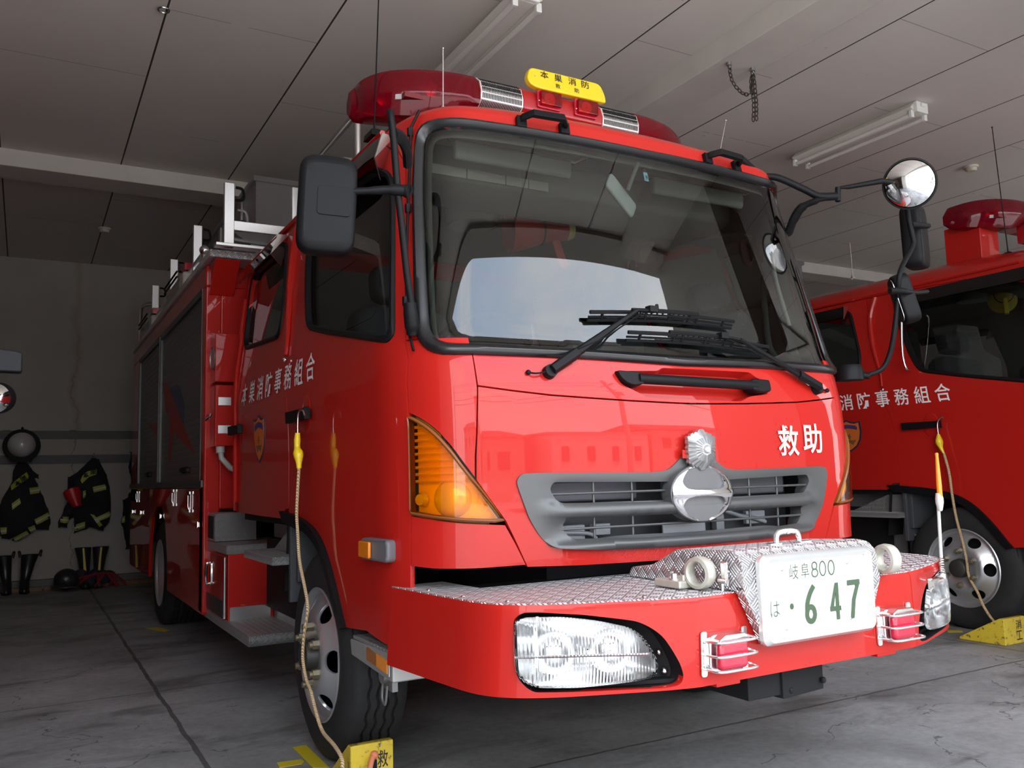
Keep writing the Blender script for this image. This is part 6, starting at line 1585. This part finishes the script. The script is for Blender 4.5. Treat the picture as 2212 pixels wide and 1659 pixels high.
    m.build('trouser_cloth', mat('navy_cloth', (.016, .018, .03), .9), t, 60)
    m = MB()
    for a in ((-.30, .22), (-.15, .05), (.02, .20), (.16, .30)):
        m.tube(smooth_path([(a[0], -.10, .02), (a[0]+.05, -.13, .10), (a[1]*.6, -.12, .16), (a[1], -.13, .06), (a[1]+.03, -.12, .015)], 6), .026, 8, flat=.5)
    m.build('trouser_braces', mat('braces_red', (.22, .012, .02), .8), t, 50)
    q = at(150, 1240, y=8.8); t = thing('dark_helmet', 'dark round helmet on the floor left of the red braces', 'helmet', (q[0]-.03, 8.8, .12))
    m = MB(); m.ball((0, 0, 0), .125, 20, 14, sc=(1, 1, .95)); m.build('helmet_shell', mat('helmet_dark', (.02, .018, .022), .35), t, 60)
    m = MB(); m.lathe([(.126, -.05), (.15, -.065), (.15, -.075), (.12, -.07)], (0, 0, 0), (0, 0, 1), 28); m.build('helmet_brim', mat('helmet_dark', (.02, .018, .022), .35), t, 40)
    # rope and chock of the near engine
    t = thing('chock_rope', 'tan rope with yellow sleeve hanging from the near engine door handle to its chock', 'rope', (0, 0, 0))
    ROPE = NT('twisted_rope'); ROPE.b.inputs['Roughness'].default_value = .8
    wv = ROPE.n('ShaderNodeTexWave', wave_type='BANDS', bands_direction='DIAGONAL'); wv.inputs['Scale'].default_value = 58; wv.inputs['Distortion'].default_value = .5; ROPE.l(ROPE.n('ShaderNodeTexCoord').outputs['Object'], wv.inputs['Vector'])
    ROPE.l(ROPE.ramp(wv.outputs['Fac'], [(.2, (.30, .19, .09)), (.6, (.68, .50, .30))]), ROPE.b.inputs['Base Color']); ROPE.bump(wv.outputs['Fac'], .5, .004); ROPE = ROPE.m
    g = lambda px, py, x=-1.125: at(px, py, x=x)
    def rope_parts(t, hook, slv, rp, yel, r=.0068):
        m = MB(); m.tube(smooth_path(hook, 5), .0045, 8); m.build('rope_hook', STEEL, t, 50)
        m = MB(); m.tube(smooth_path(slv, 4), [.010, .012, .014, .013, .013, .014, .019, .021, .020, .017, .013, .011, .010][:len(smooth_path(slv, 4))], 10); m.build('rope_sleeve', YELLOW, t, 50)
        m = MB(); m.tube(smooth_path(rp, 6), r, 8); m.build('rope_cord', ROPE, t, 60)
    rope_parts(t, [g(658, 897), g(655, 888), g(648, 887), g(644, 896), g(643, 915), g(643, 936)], [g(643, 935), g(642, 965), g(645, 985), g(646, 1012)], [g(646, 1010), g(643, 1060), g(641, 1110), g(643, 1150), g(647, 1210), g(657, 1262), g(664, 1300), g(664, 1325), g(657, 1370), g(654, 1420), g(661, 1465), g(672, 1495), g(683, 1540), g(697, 1580), g(722, 1610), g(737, 1635), g(740, 1655), g(738, 1690)], YELLOW)
    CHK = NT('worn_yellow'); CHK.b.inputs['Roughness'].default_value = .55
    CHK.l(CHK.ramp(CHK.noise(28, 6, .7), [(.36, (.10, .07, .04)), (.43, (.60, .43, .03)), (.7, (.66, .49, .04))]), CHK.b.inputs['Base Color']); CHK = CHK.m
    def chock(x0, x1, yf, yb, h, label, txt):
        t = thing('wheel_chock', label, 'wheel chock', ((x0+x1)/2, yf, 0), group='yellow wheel chocks'); w = (x1-x0)/2
        m = MB(); m.prism([(0, 0), (yb-yf, 0), (yb-yf, .015), (.03, h), (0, h)], lambda u, v, d: (d, u, v), -w, w); b = m.build('chock_block', CHK, t, bevel=.005)
        m = MB()
        for k, ch in enumerate(txt): lettering(m, ch, lambda u, v, k=k: (w*.48+u, -.0015, h*.66-k*h*.40+v), w*.50, h*.34, .01)
        m.build('chock_lettering', INK, b, 0, fix=False)
        m = MB(); m.tube(smooth_path([(w*.02, -.012, h*.76), (-w*.12, -.02, h*.70), (-w*.50, -.05, h*.35), (-w*.9, -.06, h*.05)], 6), .010, 8); m.ball((w*.06, -.008, h*.77), .015, 10, 8); m.build('chock_cord', mat('orange_cord', (.65, .20, .10), .6), t, 50)
        m = MB(); m.tube(smooth_path([(w*.06, -.010, h*.68), (w*.06, -.012, h*.4), (w*.02, -.012, h*.05)], 5), .008, 6); m.build('chock_strap', DARK, t, 50)
        return t
    yf = 1.16
    a = at(757, 1613, y=yf); b = at(850, 1597, y=yf)
    chock(a[0], b[0], yf, yf+.26, (a[2]+b[2])/2, 'worn yellow wheel chock against the front wheel of the near engine', '救工')

def megaphone(name, label, loc, rot, col, s=1.0, band=None):
    t = thing(name, label, 'megaphone', tuple(loc)); R_ = np.asarray(rot)
    tr = lambda q: tuple(R_ @ (np.asarray(q, float)*s))
    MC = mat('megaphone_%s' % band, col, .45)
    m = MB(); m.lathe([(.0, -.13), (.045, -.13), (.05, -.10), (.055, -.02), (.085, .09), (.098, .15), (.09, .15), (.05, .02), (.0, .0)], (0, 0, 0), (1, 0, 0), 28); m.v = [tr(q) for q in m.v]; m.build('horn', MC, t, 40)
    m = MB(); m.loft([[(x+dx, y, z) for dx, y in ((-.02, -.015), (.02, -.015), (.02, .015), (-.02, .015))] for x, z in ((-.06, -.04), (-.09, -.17))]); m.v = [tr(q) for q in m.v]; m.build('grip', MC, t, bevel=.006)
    m = MB(); m.lathe([(.0, -.155), (.04, -.15), (.047, -.13), (.047, -.11)], (0, 0, 0), (1, 0, 0), 24); m.v = [tr(q) for q in m.v]; m.build('end_cap', mat('cream_yellow', (.62, .50, .20), .5) if band == 'red' else MC, t, 40)
    m = MB(); m.tube([(.0, 0, .05), (.02, 0, .14)], .006, 6); m.tube([(.055*math.cos(k)*0+.0, .06*math.cos(k), .06*math.sin(k)) for k in np.linspace(0, 2*math.pi, 16, endpoint=False)], .005, 6, closed=True); m.v = [tr(q) for q in m.v]; m.build('carry_strap', DARK, t, 50)
    if band == 'red':
        m = MB(); m.prism(rrect(.11, .028, .002), lambda u, v, d: (u*1.0+.02, -.075-.012*(u/.05)-d, v+.01), 0, .003); m.v = [tr(q) for q in m.v]; m.build('name_sticker', PAPERC, t)
    return t
# ------------------------------------------------------------ put it together
build_bay()
build_street()
T1 = thing('fire_engine', 'red crew cab rescue fire engine in the middle, plate 647 on its chequer plate bumper', 'fire engine')
build_cab(T1, RED)
build_nose(T1)
side_lettering(T1, '本巣消防事務組合', -1, -3.285, .181, 1.592, .128, .125)
build_badge(T1)
build_doors_trim(T1)
build_bumper(T1)
build_body(T1)
build_lightbar(T1)
build_roof_rails(T1)
build_interior(T1)
antenna(T1, (-.86, 1.45, 2.56), tuple(at(818, -8, y=1.45)), .0030)
antenna(T1, tuple(at(957, 243, y=1.12)), tuple(at(957, 104, y=1.12)), .0030, STEEL, 'pin')
antenna(T1, tuple(at(1552, 345, y=1.2)), tuple(at(1568, 260, y=1.2)), .0026, STEEL, 'pin')
# the engine in the next bay: the same make of cab, without the nose fittings that stand outside the picture
T2 = copy_tree(T1)
T2.location = (4.5, .17, .0)
tag(T2, 'dark red crew cab fire engine in the next bay, at the right edge', 'fire engine')
for ch in list(T2.children):
    n = ch.name.split('.')[0]
    if n == 'door_badge': ch.location = (0, -.15, .02)
    if n in ('door_lettering', 'antenna', 'roof_rail', 'roof_tread_box', 'nose_crest', 'nose_lettering'):
        for g in list(ch.children_recursive)+[ch]: bpy.data.objects.remove(g, do_unlink=True)
    elif n == 'light_bar':
        ch.location = (.06, .04, .13)
        for g in list(ch.children_recursive):
            if g.name.split('.')[0] in ('station_sign', 'sign_lettering', 'sign_screw'): bpy.data.objects.remove(g, do_unlink=True)
        for sd in (-1, 1):
            m = MB(); m.span((sd*.80, 1.47, 2.36), (sd*.58, 1.74, 2.70)); m.build('bar_pedestal', RED, ch, bevel=.004)
loc = np.array(T2.location)
side_lettering(T2, '本巣消防事務組合', -1, -3.096, .162, 1.610, .118, .125)
m = MB(); a = at(1948, 675, x=3.40)-loc; b = at(1957, 795, x=3.40)-loc; m.tube(smooth_path([a+np.array((.03, 0, .03)), a, at(1948, 740, x=3.385)-loc, at(1951, 775, x=3.39)-loc, b, b+np.array((.03, 0, -.01))], 5), .010, 8); m.build('chrome_grab_rail', CHROME, T2, 50)
antenna(T2, at(2178, 548, x=3.75)-loc, at(2143, 275, x=3.75)-loc, .0035)
antenna(T2, at(1842, 597, x=4.0)-loc, at(1836, 525, x=4.0)-loc, .0030, STEEL, 'pin')
for x in (-.58,):
    m = MB(); P = [(x-.25, 1.64, 1.30), (x+.25, 1.64, 1.30), (x+.26, 1.68, 1.88), (x+.13, 1.72, 1.95), (x+.14, 1.76, 2.13), (x-.14, 1.76, 2.13), (x-.13, 1.72, 1.95), (x-.26, 1.68, 1.88)]
    m.loft([P, [(q[0], q[1]+.2, q[2]) for q in P]], True, True)
    q = NT('clear_plastic_wrap'); q.b.inputs['Base Color'].default_value = (.35, .35, .36, 1); q.b.inputs['Roughness'].default_value = .12; q.b.inputs['Alpha'].default_value = .35; q.bump(q.noise(9, 3, .5, dist=2.5), 1.0, .08)
    m.build('seat_wrap', q.m, T2, 40, bevel=.02)
build_gear()
megaphone('megaphone', 'red megaphone with a yellow end hanging in the cab behind the windscreen', at(1168, 498, y=1.75), rotm(0, R(4), R(168)), (.40, .02, .02), 1.15, 'red')
megaphone('megaphone', 'yellow megaphone hanging in the cab window of the engine in the next bay', at(2168, 636, x=3.95), rotm(0, R(6), R(35)), (.55, .47, .02), 1.0, 'yellow')
build_mirrors(T1)
g2 = lambda px, py, x=3.40: at(px, py, x=x)
t = thing('chock_rope', 'tan rope with yellow sleeve on the door handle of the far engine at right', 'rope', (0, 0, 0))
m = MB(); m.tube(smooth_path([g2(2038, 903), g2(2032, 902), g2(2026, 910), g2(2025, 922), g2(2027, 940)], 5), .006, 8); m.build('rope_hook', STEEL, t, 50)
m = MB(); m.tube(smooth_path([g2(2027, 938), g2(2029, 955), g2(2033, 968), g2(2039, 980)], 4), [.010, .014, .02, .024, .026, .024, .02, .016, .014, .012, .010, .009, .008], 10); m.build('rope_sleeve', YELLOW, t, 50)
m = MB(); m.tube(smooth_path([g2(2039, 979), g2(2050, 1020), g2(2057, 1070), g2(2066, 1120), g2(2078, 1165), g2(2088, 1210), g2(2093, 1245), g2(2112, 1280), g2(2125, 1310), g2(2145, 1340), g2(2165, 1355), g2(2190, 1368), g2(2215, 1380)], 6), .009, 8); m.build('rope_cord', bpy.data.materials['twisted_rope'], t, 60)
a = at(2168, 1343, y=1.36); b = at(2225, 1335, y=1.36)
t = thing('wheel_chock', 'yellow wheel chock against the front wheel of the engine in the next bay', 'wheel chock', (3.6, 1.36, 0), group='yellow wheel chocks')
m = MB(); m.prism([(0, 0), (.30, 0), (.30, .015), (.03, .16), (0, .16)], lambda u, v, d: (d, u, v), a[0]-3.6, a[0]-3.6+.22); b = m.build('chock_block', bpy.data.materials['worn_yellow'], t, bevel=.005)
m = MB()
for k, ch in enumerate('消工'): lettering(m, ch, lambda u, v, k=k: (a[0]-3.6+.15+u, -.0015, .115-k*.065+v), .06, .055, .01)
m.build('chock_lettering', INK, b, 0, fix=False)
tape('floor_tape', 'yellow floor tape strip running back beside the front wheel of the near engine', [(632, 1615), (661, 1610), (712, 1659), (676, 1659)], 'yellow floor tapes')
tape('floor_tape', 'short yellow floor tape strip pointing at the front wheel of the near engine', [(598, 1648), (651, 1641), (658, 1646), (652, 1651), (604, 1659)], 'yellow floor tapes')
tape('floor_tape', 'faint yellow floor tape before the rear wheel of the near engine', [(312, 1357), (340, 1355), (366, 1362), (355, 1366)], 'yellow floor tapes')
tape('floor_tape', 'yellow floor tape under the front wheel of the engine in the next bay', [(2045, 1361), (2078, 1362), (2080, 1366), (2048, 1366)], 'yellow floor tapes')
# small appliance parked in the bay at the left: only its wing mirrors reach into the picture
T3 = thing('small_fire_truck', 'small red truck at the left edge, only its black wing mirrors in view', 'truck', (-3.45, 2.0, 0))
L3 = np.array((-3.45, 2.0, 0))
m = MB(); pr = [(.0, .45), (-.02, 1.0), (.05, 1.15), (.32, 1.92), (.45, 1.98), (4.6, 1.98), (4.6, .45)]
m.loft([[(x, u+k, w) for u, w in pr] for x, k in ((-.84, .05), (-.78, 0), (.78, 0), (.84, .05))]); m.build('truck_body', RED, T3, 30, bevel=.03)
m = MB(); m.loft([[(x, .062+(z-1.18)*.345-.004, z) for x in (-.70, .70)] for z in (1.18, 1.86)], False, False); m.build('windscreen', mat('car_glass', (.015, .018, .02), .05), T3)
for u in (.75, 3.6):
    for v in (-.74, .74):
        m = MB(); m.lathe([(.0, -.09), (.31, -.09), (.33, -.05), (.33, .05), (.31, .09), (.0, .09)], (v, u, .33), (1, 0, 0), 28); m.build('wheel', RUBBER, T3, 40)
W3 = lambda px, py, y=1.75: at(px, py, y=y)-L3
m = MB(); c = (W3(48, 757)+W3(48, 803))/2
P0 = W3(48, 780); hh = abs(W3(44, 757)[2]-W3(44, 805)[2])
m.prism(round_poly([(P0[0], P0[2]-hh/2), (P0[0], P0[2]+hh*.36), (P0[0]-.012, P0[2]+hh*.44), (P0[0]-.20, P0[2]+hh*.72), (P0[0]-.22, P0[2]-hh*.44)], .012), lambda u, v, d: (u, P0[1]+d, v), 0, .07); m.build('wing_mirror_housing', mat('slate_mirror', (.016, .017, .02), .55, spec=.25), T3, bevel=.010)
cc = W3(-6, 860); m = MB(); rr = abs(W3(33, 860)[0]-cc[0])
m.lathe([(.0, .07), (rr*.7, .055), (rr*1.0, .02), (rr*1.02, -.02), (rr*.94, -.03)], cc, (.3, 1, .1), 36); h = m.build('round_wing_mirror', BLACK, T3, 50)
m = MB(); m.lathe([(r*rr*.94, -.03-.04*(1-r*r)) for r in np.linspace(1, .002, 12)], cc, (.3, 1, .1), 40); m.build('convex_glass', CHROME, h, 60)
m = MB(); m.tube(smooth_path([(.80, .25, 1.10), (1.0, .1, 1.2), cc+np.array((-.02, .05, -.10)), cc+np.array((-.02, .05, .1)), np.array((P0[0]-.1, P0[1]+.08, P0[2]))], 6), .012, 8); m.build('mirror_stay', BLACK, T3, 50)
